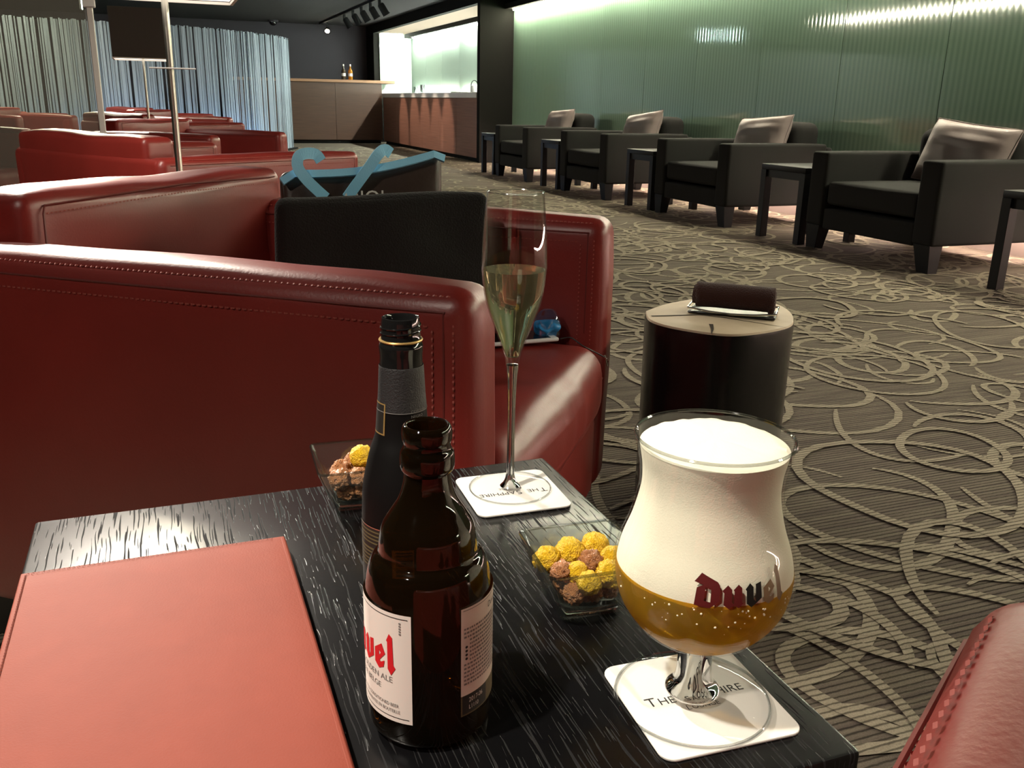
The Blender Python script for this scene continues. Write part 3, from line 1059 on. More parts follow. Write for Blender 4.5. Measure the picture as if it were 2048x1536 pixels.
A1, W1, D1 = R(-38.5), 0.855, 0.885
A2, W2, D2 = R(31), 1.13, 0.95
O1 = Vector((0.325, 0.972, 0))
O2 = Vector((0.82, 3.99, 0))
c1 = red_chair(W1, D1, 'red leather armchair nearest the black table, holding the bag and blanket', O1, A1)
L2 = Vector((-math.sin(A2), math.cos(A2), 0))
c0 = red_chair(W2, D2, 'red leather armchair whose rounded arm fills the bottom right corner', Vector((0.362, 0.283, 0)) - L2 * W2, A2)
PITCH = 4.77
dup(c0, O2, A2, 'red leather armchair standing right behind the floor lamp, seen from its back')
dup(c1, O1 + Vector((-0.02, PITCH, 0)), A1, 'red leather armchair in the second row facing the grey chairs')
dup(c0, O2 + Vector((-0.05, PITCH, 0)), A2, 'red leather armchair below the dark lampshade, turned away')
dup(c1, O1 + Vector((0.0, 2 * PITCH, 0)), A1, 'red leather armchair in the third row facing the grey chairs')
dup(c0, O2 + Vector((-0.05, 2 * PITCH - 0.2, 0)), A2, 'red leather armchair closest to the white string curtain')
dup(c1, O1 + Vector((-1.58, PITCH + 0.33, 0)), A1, 'front red leather armchair behind the glass partition')
dup(c1, O1 + Vector((-1.62, 2 * PITCH + 0.1, 0)), A1, 'rear red leather armchair behind the glass partition')
dup(c0, O2 + Vector((-1.75, 2 * PITCH - 1.2, 0)), A2, 'turned red leather armchair between the two behind the glass partition')


# ------------------------------------------------------------------ floor lamps
def floor_lamp(label, base, shade_c, zb, size, zt, cross, watts):
    t = thing('floor_lamp', label, 'lamp', (base[0], base[1], 0), 0, 'floor lamps between the red armchairs')
    obj('base', lathe(smooth_prof([(0, 0.02), (0.1, 0.02), (0.125, 0.012), (0.13, 0.0), (0, 0.0)], 2), 28), M['chrome'], t)
    obj('pole', tube(bmesh.new(), [(0, 0, 0.015), (0, 0, zt - 0.05)], 0.0085, 14), M['chrome'], t)
    s = size / 2
    bm = bmesh.new()
    th = 0.006
    for (x0, x1, y0, y1) in ((-s, s, -s, -s + th), (-s, s, s - th, s), (-s, -s + th, -s + th, s - th), (s - th, s, -s + th, s - th)):
        box(bm, x0, x1, y0, y1, zb, zt)
    sh = obj('shade', bm, M['shade'], t, smooth=False, loc=(shade_c[0] - base[0], shade_c[1] - base[1], 0))
    obj('diffuser', bbox_bm(-s + th + 0.001, s - th - 0.001, -s + th + 0.001, s - th - 0.001, zb + 0.002, zb + 0.006), M['diffuser'], sh, smooth=False)
    bm = bmesh.new()
    for (x0, x1, y0, y1) in ((-s - 0.002, s + 0.002, -s - 0.002, -s + th), (-s - 0.002, s + 0.002, s - th, s + 0.002), (-s - 0.002, -s + th, -s + th, s - th), (s - th, s + 0.002, -s + th, s - th)):
        box(bm, x0, x1, y0, y1, zb - 0.007, zb)
    obj('shade_rim', bm, M['shadein'], sh, smooth=False)
    obj('spider', bbox_bm(-s, s, -0.006, 0.006, zt - 0.03, zt - 0.024), M['chrome'], sh, smooth=False)
    if cross:
        cb = obj('crossbar', tube(bmesh.new(), [(-cross / 2, 0, 0), (cross / 2, 0, 0)], 0.0018, 8), M['white'], t, loc=(0.005, -0.016, 0.918))
    return t


floor_lamp('floor lamp with slim metal pole rising behind the nearest red armchair', (0.05, 2.55), (0.056, 2.55), 1.094, 0.335, 1.38, 0.11, 1)
p2 = aty(289, 150, 6.6)
floor_lamp('far floor lamp whose dark square shade hangs before the string curtain', (p2.x, 6.75), (p2.x, 6.75), 1.085, 0.36, 1.385, 0, 1)


# ------------------------------------------------------------------ charcoal armchairs and side tables along the glass wall
def pillow_bm(wx, wy, th, seed):
    bm = bmesh.new()
    N = 22
    grid = {}
    for side in (1, -1):
        for i in range(N + 1):
            for j in range(N + 1):
                u, v = -1 + 2 * i / N, -1 + 2 * j / N
                edge = (i in (0, N)) or (j in (0, N))
                key = (i, j, 0 if edge else side)
                if key in grid:
                    continue
                pinch = 1 - 0.07 * (1 - abs(u)) * abs(v) ** 3 - 0.0
                px = u * wx / 2 * (1 - 0.08 * (1 - u * u) * v * v * 0 - 0.05 * (1 - v * v) * (abs(u) ** 4))
                py = v * wy / 2 * (1 - 0.06 * (1 - u * u) * (abs(v) ** 4))
                h = th / 2 * ((1 - u ** 4) * (1 - v ** 4)) ** 0.55 if not edge else 0
                wr_ = 0.012 * noise.noise(Vector((u * 1.5 + seed, v * 4.0, side))) + 0.006 * noise.noise(Vector((u * 6 + seed + v * 4, v * 2, side)))
                z = side * h + (wr_ * (1 - u ** 4) * (1 - v ** 4) if not edge else 0)
                grid[key] = bm.verts.new((px, py, z))
    for side in (1, -1):
        for i in range(N):
            for j in range(N):
                q = []
                for (a, b_) in ((i, j), (i + 1, j), (i + 1, j + 1), (i, j + 1)):
                    e = (a in (0, N)) or (b_ in (0, N))
                    q.append(grid[(a, b_, 0 if e else side)])
                if side < 0:
                    q.reverse()
                try:
                    bm.faces.new(q)
                except ValueError:
                    pass
    return bm


def grey_chair(label, loc):
    """front faces -X, origin at floor centre of the front; width along Y"""
    t = thing('grey_armchair', label, 'armchair', loc, 0, 'charcoal armchairs along the glass wall')
    W, D, ta = 1.06, 0.92, 0.155
    for y0 in (-W / 2, W / 2 - ta):
        obj('arm', softbox(0, D - 0.06, y0, y0 + ta, 0.15, 0.6, 0.02, 8, (0.002, 0.002, 0.004)), M['greyfab'], t)
    obj('seat_cushion', softbox(0.015, D - 0.2, -W / 2 + ta + 0.004, W / 2 - ta - 0.004, 0.285, 0.425, 0.025, 10, (0.006, 0, 0.014)), M['greyfab'], t)
    obj('seat_base', softbox(0.012, D - 0.03, -W / 2 + ta - 0.002, W / 2 - ta + 0.002, 0.135, 0.262, 0.012, 6), M['greyfab'], t)
    obj('backrest', softbox(D - 0.25, D, -W / 2 + ta + 0.002, W / 2 - ta - 0.002, 0.2, 0.75, 0.07, 12, (0.01, 0, 0.006)), M['greyfab'], t)
    obj('back_panel', softbox(D - 0.06, D - 0.005, -W / 2, W / 2, 0.15, 0.575, 0.02, 6), M['greyfab'], t)
    for sx, sy in ((0, -1), (0, 1), (1, -1), (1, 1)):
        bm = bmesh.new()
        x0 = 0.005 if sx == 0 else D - 0.1
        yo = sy * (W / 2 - 0.075)
        bm_v = []
        for z, k in ((0.0, 0.7), (0.152, 1.0)):
            hx, hy = 0.045 * k, 0.06 * k
            cx_ = x0 + 0.045 + (0.0 if sx == 0 else 0.01)
            cyy = yo + (0.06 - hy) * sy
            bm_v.append([bm.verts.new((cx_ + a * hx, cyy + b_ * hy, z)) for a, b_ in ((-1, -1), (1, -1), (1, 1), (-1, 1))])
        for q in range(4):
            bm.faces.new((bm_v[0][q], bm_v[0][(q + 1) % 4], bm_v[1][(q + 1) % 4], bm_v[1][q]))
        bm.faces.new(list(reversed(bm_v[0])))
        bm.faces.new(bm_v[1])
        obj('leg', bm, M['blackwood'], t, smooth=False)
    return t


def side_table(label, loc, size=0.465, h=0.49, group='black side tables between the charcoal armchairs', mat='blackwood', leg=0.055):
    t = thing('side_table', label, 'table', loc, 0, group)
    s = size / 2
    obj('tabletop', bbox_bm(-s, s, -s, s, h - 0.035, h, 0.003, 2), M[mat], t)
    for a, b_ in ((-1, -1), (1, -1), (1, 1), (-1, 1)):
        obj('leg', bbox_bm(a * (s - leg / 2) - leg / 2, a * (s - leg / 2) + leg / 2, b_ * (s - leg / 2) - leg / 2, b_ * (s - leg / 2) + leg / 2, 0, h - 0.0352, 0.002, 1), M[mat], t)
    for a in (-1, 1):
        obj('apron', bbox_bm(-s + leg, s - leg, a * (s - 0.022) - 0.01, a * (s - 0.022) + 0.01, h - 0.085, h - 0.0352), M[mat], t, smooth=False)
        obj('apron', bbox_bm(a * (s - 0.022) - 0.01, a * (s - 0.022) + 0.01, -s + leg, s - leg, h - 0.085, h - 0.0352), M[mat], t, smooth=False)
    return t


CY0, CP_ = 4.265, 1.965
glabels = ['charcoal fabric armchair nearest the camera along the green glass wall',
           'second charcoal fabric armchair from the right edge of the photo',
           'third charcoal fabric armchair from the right edge of the photo',
           'charcoal fabric armchair farthest away, beside the dark pillar']
plabels = ['taupe throw pillow on the nearest charcoal armchair',
           'taupe throw pillow on the second charcoal armchair from the right',
           'taupe throw pillow on the third charcoal armchair from the right',
           'taupe throw pillow on the charcoal armchair beside the dark pillar']
tlabels = ['black side table at the right edge beside the nearest charcoal armchair',
           'black side table between the nearest and second charcoal armchairs',
           'black side table between the second and third charcoal armchairs',
           'black side table between the third and farthest charcoal armchairs',
           'black side table beyond the farthest charcoal armchair by the pillar']
gc = pl = stb = None
for i in range(4):
    y = CY0 + CP_ * i
    if gc is None:
        gc = grey_chair(glabels[0], (3.85, y, 0))
        pl = thing('throw_pillow', plabels[0], 'pillow', (0, 0, 0), 0, 'taupe pillows on the charcoal armchairs')
        p_ = obj('cover', pillow_bm(0.64, 0.38, 0.15, 1.3), M['pillow'], pl)
        obj('piping', tube(bmesh.new(), [(-0.318, -0.188, 0), (-0.304, 0, 0), (-0.318, 0.188, 0), (0, 0.18, 0), (0.318, 0.188, 0), (0.304, 0, 0), (0.318, -0.188, 0), (0, -0.18, 0), (-0.318, -0.188, 0)], 0.004, 6), M['pillow'], pl)
        g_, p = gc, pl
    else:
        g_ = dup(gc, (3.85, y, 0), 0, glabels[i])
        p = dup(pl, (0, 0, 0), 0, plabels[i])
    p.location = (4.415, y - 0.12 + 0.03 * (i % 2), 0.608)
    # pillow leans on the backrest: width along Y, height up, tilted back
    p.rotation_euler = Matrix(((0, math.sin(R(18)), -math.cos(R(18))), (-1, 0, 0), (0, math.cos(R(18)), math.sin(R(18))))).to_euler()
    p.rotation_euler.rotate_axis('Z', R((-5, 4, 6, 3)[i]))
for i in range(5):
    y = CY0 + CP_ * (i - 0.5) - 0.165
    if stb is None:
        stb = side_table(tlabels[0], (4.09, y, 0))
    else:
        dup(stb, (4.09, y, 0), 0, tlabels[i])

# ------------------------------------------------------------------ log stool with towel tray
SZ = 0.43
outl = [(1290, 622), (1330, 608), (1390, 597), (1450, 592), (1530, 600), (1575, 618), (1589, 640), (1570, 655), (1500, 667), (1440, 668), (1350, 655), (1300, 640)]
pts = [atz(x, y, SZ) for x, y in outl]
cen = sum(pts, Vector()) / len(pts)
loop = smooth_prof([(p.x - cen.x, p.y - cen.y) for p in pts] + [(pts[0].x - cen.x, pts[0].y - cen.y)], 5)[:-1]
stool = thing('log_stool', 'black-barked log stool with a pale sawn top beside the beer glass', 'stool', (cen.x, cen.y, 0))
bm = bmesh.new()
rings = []
for z, k in ((0.0, 0.97), (0.01, 0.985), (0.1, 0.985), (0.25, 0.99), (SZ - 0.012, 1.0), (SZ - 0.004, 0.996)):
    rings.append([bm.verts.new((x * k, y * k, z)) for x, y in loop])
for A, B in zip(rings[:-1], rings[1:]):
    for q in range(len(loop)):
        bm.faces.new((A[(q + 1) % len(loop)], A[q], B[q], B[(q + 1) % len(loop)]))
bm.faces.new(rings[0])
obj('bark', bm, M['bark'], stool)
bm = bmesh.new()
A = [bm.verts.new((x * 0.993, y * 0.993, SZ - 0.006)) for x, y in loop]
B = [bm.verts.new((x * 0.985, y * 0.985, SZ)) for x, y in loop]
for q in range(len(loop)):
    bm.faces.new((A[(q + 1) % len(loop)], A[q], B[q], B[(q + 1) % len(loop)]))
bm.faces.new(list(reversed(B)))
obj('sawn_top', bm, M['log'], stool, smooth=False)
for cpts, wid in (([(1303, 632), (1345, 631), (1400, 629), (1440, 634), (1500, 643), (1572, 655)], 0.008), ([(1422, 648), (1425, 658), (1423, 668)], 0.008)):
    bm = bmesh.new()
    ps = [atz(x, y, SZ + 0.0006) for x, y in cpts]
    ps = [Vector((p.x - cen.x, p.y - cen.y, p.z)) for p in ps]
    n = len(ps)
    prev = None
    for i, p in enumerate(ps):
        d = (ps[min(i + 1, n - 1)] - ps[max(i - 1, 0)]).normalized()
        s = Vector((-d.y, d.x, 0)) * wid * (0.9 - 0.75 * i / (n - 1)) * 0.6
        v = [bm.verts.new(p + s), bm.verts.new(p - s)]
        if prev:
            bm.faces.new((prev[0], prev[1], v[1], v[0]))
        prev = v
    bmesh.ops.recalc_face_normals(bm, faces=list(bm.faces))
    obj('crack', bm, M['crack'], stool, smooth=False)
a, b_ = atz(1378, 622, SZ), atz(1552, 638, SZ)
tang = math.atan2(b_.y - a.y, b_.x - a.x)
tl = (b_ - a).length
tray = thing('towel_tray', 'small black tray with silver rim under the brown towel on the stool', 'tray', ((a.x + b_.x) / 2 - 0.016 * math.sin(tang), (a.y + b_.y) / 2 + 0.016 * math.cos(tang), SZ), tang)
obj('plate', bbox_bm(-tl / 2, tl / 2, -0.04, 0.04, 0.001, 0.006, 0.002, 1), M['tray'], tray)
bm = bmesh.new()
ring = [(-tl / 2, -0.04), (-tl / 4, -0.046), (0, -0.048), (tl / 4, -0.046), (tl / 2, -0.04), (tl / 2, 0.04), (tl / 4, 0.046), (0, 0.048), (-tl / 4, 0.046), (-tl / 2, 0.04), (-tl / 2, -0.04)]
tube(bm, [(x, y, 0.008 + 0.006 * abs(x / tl * 2) ** 2) for x, y in ring], 0.0022, 6)
obj('rim', bm, M['silver'], tray)
# rolled towel: spiral cross-section
tw = thing('rolled_towel', 'dark brown rolled hand towel lying on the tray on the log stool', 'towel', (tray.location.x, tray.location.y, SZ + 0.0065), tang)
bm = bmesh.new()
NS, NL = 60, 14
secs = []
for j in range(NL + 1):
    x = -tl / 2 * 0.9 + tl * 0.9 * j / NL
    ring = []
    for i in range(NS + 1):
        th = 2 * math.pi * 2.6 * i / NS
        rr = 0.009 + 0.0195 * (i / NS) ** 0.8 + 0.001 * noise.noise(Vector((x * 40, th, 1)))
        ring.append(Vector((x + 0.004 * math.sin(th * 0.5), rr * 1.12 * math.cos(th + 0.6), 0.031 + rr * 0.98 * math.sin(th + 0.6))))
    secs.append([bm.verts.new(p) for p in ring])
for A, B in zip(secs[:-1], secs[1:]):
    for i in range(NS):
        bm.faces.new((A[i], A[i + 1], B[i + 1], B[i]))
o = obj('roll', bm, M['towel'], tw)
md = o.modifiers.new('thickness', 'SOLIDIFY')
md.thickness = 0.004
obj('folded_flap', softbox(tl * 0.40, tl * 0.47, -0.026, 0.026, 0.002, 0.046, 0.006, 5), M['towel'], tw)

# ================================================================== BAG, BLANKET, PHONE ON THE RED CHAIR
SEAT = 0.415
by = 1.705                     # front face of the bag
bl, br = aty(562, 345, by), aty(888, 300, by)
bg = thing('tote_bag', 'dark brown tote bag with sky-blue trim standing on the red armchair', 'bag', ((bl.x + br.x) / 2, by, SEAT))
hw = (br.x - bl.x) / 2
ztl, ztr = bl.z - SEAT, br.z - SEAT


def bagfn(p, u):
    s = (p.x / hw + 1) / 2
    top = ztl + (ztr - ztl) * s - 0.012 * math.sin(math.pi * s) * 1.2
    k = p.z / 0.3
    q = Vector((p.x * (0.98 + 0.02 * k), p.y, p.z * top / 0.3))
    q.y += 0.006 * noise.noise(Vector((p.x * 9, p.z * 9, 2 + u[1]))) - 0.02 * max(0, k - 0.75) * u[1] * 4 * 0.6
    return q


obj('body', softbox(-hw, hw, 0, 0.052, 0.0, 0.3, 0.018, 16, (0, 0.012, 0), bagfn), M['bag'], bg)
bm = bmesh.new()
rim = []
for i in range(15):
    s = i / 14
    rim.append((-hw + 2 * hw * s, -0.004 - 0.004 * math.sin(math.pi * s), ztl + (ztr - ztl) * s - 0.0144 * math.sin(math.pi * s) - (0.016 if i in (0, 14) else 0.002)))
ribbon(bm, rim, 0.014, (0, -1, 0.5), 0.006)
obj('trim_band', bm, M['skyblue'], bg, smooth=False)


def bagpt(x, y, off=0.012):
    p = aty(x, y, by - off)
    return Vector((p.x - bg.location.x, p.y - bg.location.y, p.z - SEAT))


for pxs in ([(642, 322, 0.0), (632, 309, 0.004), (612, 307, 0.01), (597, 314, 0.014), (596, 335, 0.016), (612, 358, 0.016), (632, 378, 0.014), (652, 396, 0.013)],
            [(694, 396, 0.013), (716, 365, 0.015), (738, 335, 0.016), (757, 308, 0.015), (770, 299, 0.008), (782, 307, 0.0)]):
    bm = bmesh.new()
    raw = [bagpt(x, y, o_) for x, y, o_ in pxs]
    sp = [Vector(q) for q in smooth_prof([tuple(p) for p in raw], 4)]
    ribbon(bm, sp, 0.02, (0, -1, 0.12), 0.003)
    obj('handle', bm, M['skyblue'], bg, smooth=False)
vs, fs = text_geo('OIOI', 0.036)
p0 = bagpt(688, 409, 0.0145)
obj('lettering', geo_bm(vs, fs, lambda x, y: Vector((p0.x + x, p0.y, p0.z + y))), M['paper'], bg, smooth=False)

ky = 1.60
kl, kr = aty(537, 390, ky), aty(966, 384, ky)
bk = thing('folded_blanket', 'black fleece blanket folded upright in front of the brown tote bag', 'blanket', ((kl.x + kr.x) / 2, ky, SEAT))
kw = (kr.x - kl.x) / 2
kh = (kl.z + kr.z) / 2 - SEAT


def blank(p, u):
    q = p.copy()
    s = p.x / kw
    q.z += (0.003 * s + 0.0015 * math.sin(s * 4)) * (p.z / kh)
    q.x += (0.012 * (p.z / kh - 0.5)) * (-1 if s < 0 else 0.2) * -1
    q.y += 0.011 * noise.noise(Vector((p.x * 9 + p.z * 6, p.z * 9, 3))) - 0.006 * math.sin(s * 3 + p.z * 12) * 0.5
    return q


obj('front_fold', softbox(-kw, kw, -0.045, -0.008, 0.0, kh, 0.018, 14, (0, 0.008, 0.002), blank), M['fleece'], bk)
obj('middle_fold', softbox(-kw + 0.012, kw - 0.006, -0.008, 0.028, 0.0, kh - 0.004, 0.018, 14, (0, 0.004, 0.002), blank), M['fleece'], bk)
obj('rear_fold', softbox(-kw + 0.02, kw - 0.002, 0.028, 0.062, 0.0, kh - 0.012, 0.017, 12, (0, 0.003, 0.002), blank), M['fleece'], bk)

# phone, blue pouch, cable with clip on the seat
F1 = Vector((math.cos(A1), math.sin(A1), 0))
L1 = Vector((-math.sin(A1), math.cos(A1), 0))
pa, pb, pc = atz(1120, 674, 0.42), atz(990, 685, 0.42), atz(1087, 654, 0.42)
pang = math.atan2(pa.y - pb.y, pa.x - pb.x)
ux, uy = Vector((math.cos(pang), math.sin(pang), 0)), Vector((-math.sin(pang), math.cos(pang), 0))
ctr = pa - ux * 0.083 + uy * 0.036
ph = thing('smartphone', 'white smartphone with a dark screen lying on the red seat', 'phone', (ctr.x, ctr.y, 0.411), pang)
obj('body', bbox_bm(-0.082, 0.082, -0.036, 0.036, 0, 0.008, 0.0035, 3), M['phonewhite'], ph)
obj('screen', bbox_bm(-0.066, 0.066, -0.031, 0.031, 0.008, 0.0085), M['screen'], ph, smooth=False)
pc = Vector((0.684, 1.581, 0.411))
pouch = thing('blue_pouch', 'bright blue item in a clear plastic bag by the far red armrest', 'pouch', (pc.x, pc.y, 0.411))
obj('contents', softbox(-0.024, 0.024, -0.016, 0.016, 0.0, 0.036, 0.012, 8, (0, 0, 0), lambda p, u: p + Vector((noise.noise(p * 60), noise.noise(p * 60 + Vector((3, 3, 3))), 0.6 * noise.noise(p * 50 + Vector((7, 1, 1))))) * 0.008), M['blueplastic'], pouch)
obj('wrapper', softbox(-0.032, 0.032, -0.022, 0.022, -0.001, 0.058, 0.018, 8, (0, 0, 0), lambda p, u: Vector((p.x * (1 - 0.45 * max(0, p.z) / 0.058), p.y * (1 - 0.6 * max(0, p.z) / 0.058), p.z)) + Vector((noise.noise(p * 40), noise.noise(p * 40 + Vector((3, 3, 3))), 0)) * 0.005), M['clearplastic'], pouch)
e1 = pa + Vector((0, 0, -0.004))
clipP = atz(1187, 712, 0.372) + F1 * 0.022
mid = [e1, (atz(1140, 675, 0.418)), atz(1155, 684, 0.416), atz(1166, 692, 0.412), atz(1178, 703, 0.396) + F1 * 0.012, clipP]
cb = thing('earphone_cable', 'thin black cable with a clear clip hanging over the seat edge', 'cable', (e1.x, e1.y, 0.411))
bm = bmesh.new()
rel = [(p.x - e1.x, p.y - e1.y, p.z - 0.411) for p in mid]
tube(bm, smooth_prof(rel, 5), 0.0013, 6)
obj('cord', bm, M['cable'], cb)
bm = bmesh.new()
rc = Vector(rel[-1])
tube(bm, [rc + Vector((0, 0, 0.004)), rc + F1 * 0.004 + Vector((0, 0, -0.004)), rc + F1 * 0.006 + L1 * 0.004 + Vector((0, 0, -0.018)), rc + F1 * 0.006 + L1 * 0.01 + Vector((0, 0, -0.022)), rc + F1 * 0.006 + L1 * 0.006 + Vector((0, 0, -0.008))], 0.0018, 6)
obj('clip', bm, M['silver'], cb)

# ================================================================== THE BLACK TABLE
T = 0.505
tbl = side_table('square black oak table in the foreground carrying the drinks', ((-0.124 + 0.341) / 2, (0.324 + 0.791) / 2, 0), 0.466, T, None, 'oak', 0.06)
Z = T + 0.0003


def on(x, y):
    return (x, y, Z)


# menu folder
mn = thing('menu_folder', 'closed orange-red leatherette menu folder on the black table', 'menu', on(-0.0265, 0.53))
obj('cover', softbox(-0.0945, 0.0945, -0.147, 0.147, 0.0065, 0.0095, 0.0014, 12, (0, 0, 0.0012)), M['menu'], mn)
obj('back_cover', softbox(-0.0945, 0.0945, -0.147, 0.147, 0.0, 0.003, 0.0014, 6), M['menu'], mn)
obj('pages', bbox_bm(-0.088, 0.09, -0.143, 0.143, 0.003, 0.0066), M['paper'], mn, smooth=False)
obj('spine', softbox(0.0885, 0.0955, -0.1475, 0.1475, 0.0, 0.0096, 0.004, 8), M['menu'], mn)
bm = bmesh.new()
zz = 0.0097
stitch_line(bm, (-0.0905, -0.143, zz), (-0.0905, 0.143, zz), (0, 0, 1), 0.0034, 0.0022, 0.0005)
stitch_line(bm, (-0.0905, 0.1435, zz), (0.088, 0.1435, zz), (0, 0, 1), 0.0034, 0.0022, 0.0005)
o = obj('stitching', bm, M['menustitch'], mn, smooth=False)
o['kind'] = 'stuff'


# coasters
def coaster(label, x, y, size, rz, flip):
    t = thing('coaster', label, 'coaster', on(x, y), rz, 'white card coasters')
    s = size / 2
    bm = bmesh.new()
    rc_ = 0.0085
    ring = []
    for (cx_, cy_, a0) in ((s - rc_, s - rc_, 0), (-s + rc_, s - rc_, 90), (-s + rc_, -s + rc_, 180), (s - rc_, -s + rc_, 270)):
        for k in range(7):
            a = R(a0 + 90 * k / 6)
            ring.append((cx_ + rc_ * math.cos(a), cy_ + rc_ * math.sin(a)))
    prev = None
    for z, k in ((0.0, 0.995), (0.0004, 1.0), (0.0014, 1.0), (0.0018, 0.994)):
        cur = [bm.verts.new((p[0] * k, p[1] * k, z)) for p in ring]
        if prev:
            for q in range(len(ring)):
                bm.faces.new((prev[q], prev[(q + 1) % len(ring)], cur[(q + 1) % len(ring)], cur[q]))
        else:
            bm.faces.new(list(reversed(cur)))
        prev = cur
    bm.faces.new(prev)
    obj('card', bm, M['paper'], t)
    V, F_, wd = caps_geo(['THE', 'SAPPHIRE'], 0.0098, 0.0078, 0.004)
    sc2 = 0.066 / wd
    sg = -1 if flip else 1
    obj('lettering', geo_bm(V, F_, lambda a, b2: Vector((sg * (a * sc2 - 0.033), sg * (b2 * sc2 + 0.000), 0.00195))), M['ink'], t, smooth=False)
    V, F_, wd = caps_geo(['LOUNGE'], 0.0062, 0.0052, 0.003)
    obj('lettering', geo_bm(V, F_, lambda a, b2: Vector((sg * (a - wd / 2), sg * (b2 - 0.0085), 0.00195))), M['ink'], t, smooth=False)
    return t


coaster('white square coaster under the beer goblet', 0.2775, 0.394, 0.09, R(-3), False)
coaster('white square coaster under the champagne flute', 0.279, 0.716, 0.088, R(-2.5), True)
ZC = Z + 0.002

# ---- beer goblet
gb = thing('beer_goblet', 'tulip beer goblet full of golden ale and thick foam', 'glass', (0.274, 0.396, ZC))
gout = [(0.0100, 0.0385), (0.0200, 0.0425), (0.0310, 0.0488), (0.0410, 0.0578), (0.0490, 0.0710), (0.0522, 0.0870), (0.0503, 0.1017), (0.0445, 0.119), (0.0405, 0.137), (0.0405, 0.150), (0.0422, 0.160), (0.0438, 0.1690)]
outp = smooth_prof(gout, 6)
inn = [(max(0.0, r - 0.0016), z + (0.0016 if z < 0.045 else 0.0)) for r, z in outp]
bowlp = [(0, 0.0375)] + outp + [(0.0434, 0.1697)] + list(reversed(inn)) + [(0, 0.0400)]
obj('bowl', lathe(bowlp, 72), M['glass'], gb)
obj('stem', lathe(smooth_prof([(0.0098, 0.0383), (0.0101, 0.033), (0.0103, 0.024), (0.0108, 0.017), (0.0122, 0.0125), (0.0158, 0.0088), (0.0164, 0.0066), (0.014, 0.0042)], 5), 40), M['solidglass'], gb)
obj('foot', lathe([(0, 0.0042), (0.013, 0.0044), (0.03, 0.0026), (0.0455, 0.0017), (0.0466, 0.001), (0.0462, 0.0002), (0.0455, 0.0), (0, 0.0)], 72), M['footglass'], gb)


def rin(z):
    for a, b2 in zip(outp[:-1], outp[1:]):
        if a[1] <= z <= b2[1]:
            return a[0] + (b2[0] - a[0]) * (z - a[1]) / max(1e-6, b2[1] - a[1])
    return outp[-1][0]


FB, FT = 0.0925, 0.1672
bp_ = [(0, 0.0393)] + [(rin(z) - 0.0017, z) for z in [0.0396 + (FB - 0.0396) * i / 22 for i in range(23)]] + [(0, FB)]
obj('beer', lathe(bp_, 64), M['beer'], gb)
fp = [(0, FB - 0.0005)] + [(rin(z) - 0.0019, z) for z in [FB - 0.0005 + (FT - 0.0025 - FB) * i / 26 for i in range(27)]] + [(0.0385, FT - 0.0012), (0.032, FT), (0.015, FT + 0.001), (0, FT + 0.001)]
bm = lathe(fp, 72)
for v in bm.verts:
    if abs(v.co.z - (FB - 0.0005)) < 1e-5 and v.co.xy.length > 0.01:
        an = math.atan2(v.co.y, v.co.x)
        v.co.z += 0.0016 * noise.noise(Vector((math.cos(an) * 6, math.sin(an) * 6, 1))) + 0.001 * noise.noise(Vector((math.cos(an) * 25, math.sin(an) * 25, 4))) - 0.001
    if v.co.z > FT - 0.003:
        v.co.z += 0.0009 * noise.noise(v.co * 160) + 0.0012 * noise.noise(v.co * 55)
obj('foam', bm, M['foam'], gb)
bm = bmesh.new()
rnd = random.Random(3)
for i in range(46):
    an = R(rnd.uniform(-190, -40))
    z = FB - 0.002 - abs(rnd.gauss(0, 0.006))
    rr = rin(z) - 0.0019
    bmesh.ops.create_icosphere(bm, subdivisions=1, radius=rnd.uniform(0.0003, 0.0008), matrix=Matrix.Translation((rr * math.cos(an), rr * math.sin(an), z)))
o = obj('bubbles', bm, M['foam'], gb)
o['kind'] = 'stuff'


def on_goblet(x, y):
    z = 0.0935 + y + 0.0
    an = R(-129) + x / 0.0515
    z += 0.0
    r = rin(z) + 0.00045
    return Vector((r * math.cos(an), r * math.sin(an), z))


lsc = 0.053 / WORDW
for ch, x0 in WORD:
    o = obj('lettering', letter_bm(ch, x0, lsc * 1.0, lambda x, y: on_goblet(x, y * 1.12)), M[{'D': 'maroon', 'u': 'maroon', 'v': 'blackprint', 'e': 'umber', 'l': 'umber'}[ch]], gb)

bm = bmesh.new()
tube(bm, [(0.0436 * math.cos(2 * math.pi * i / 72), 0.0436 * math.sin(2 * math.pi * i / 72), 0.1695) for i in range(73)], 0.0009, 6)
obj('rim', bm, M['clearplastic'], gb)
bm = bmesh.new()
tube(bm, [(0.0462 * math.cos(2 * math.pi * i / 72), 0.0462 * math.sin(2 * math.pi * i / 72), 0.001) for i in range(73)], 0.0009, 6)
obj('foot_rim', bm, M['clearplastic'], gb)
# ---- flute
fl = thing('champagne_flute', 'tall champagne flute two-thirds full of sparkling wine', 'glass', (0.280, 0.724, ZC))
fo = smooth_prof([(0.0052, 0.112), (0.0068, 0.1265), (0.0105, 0.138), (0.0175, 0.1563), (0.0248, 0.1787), (0.0281, 0.203), (0.0282, 0.216), (0.0268, 0.244), (0.0243, 0.271)], 6)
fi = [(max(0.0012, r - 0.0009), z + (0.006 if z < 0.13 else 0.0)) for r, z in fo]
obj('bowl', lathe(fo + [(0.0240, 0.2716)] + list(reversed(fi)), 64), M['fluteglass'], fl)
obj('stem', lathe([(0, 0.1205)] + list(reversed(smooth_prof([(0.0095, 0.0025), (0.0062, 0.0065), (0.0042, 0.0125), (0.0037, 0.022), (0.0034, 0.0625), (0.0042, 0.102), (0.0051, 0.1135), (0.0055, 0.1195)], 5))), 28), M['solidglass'], fl)
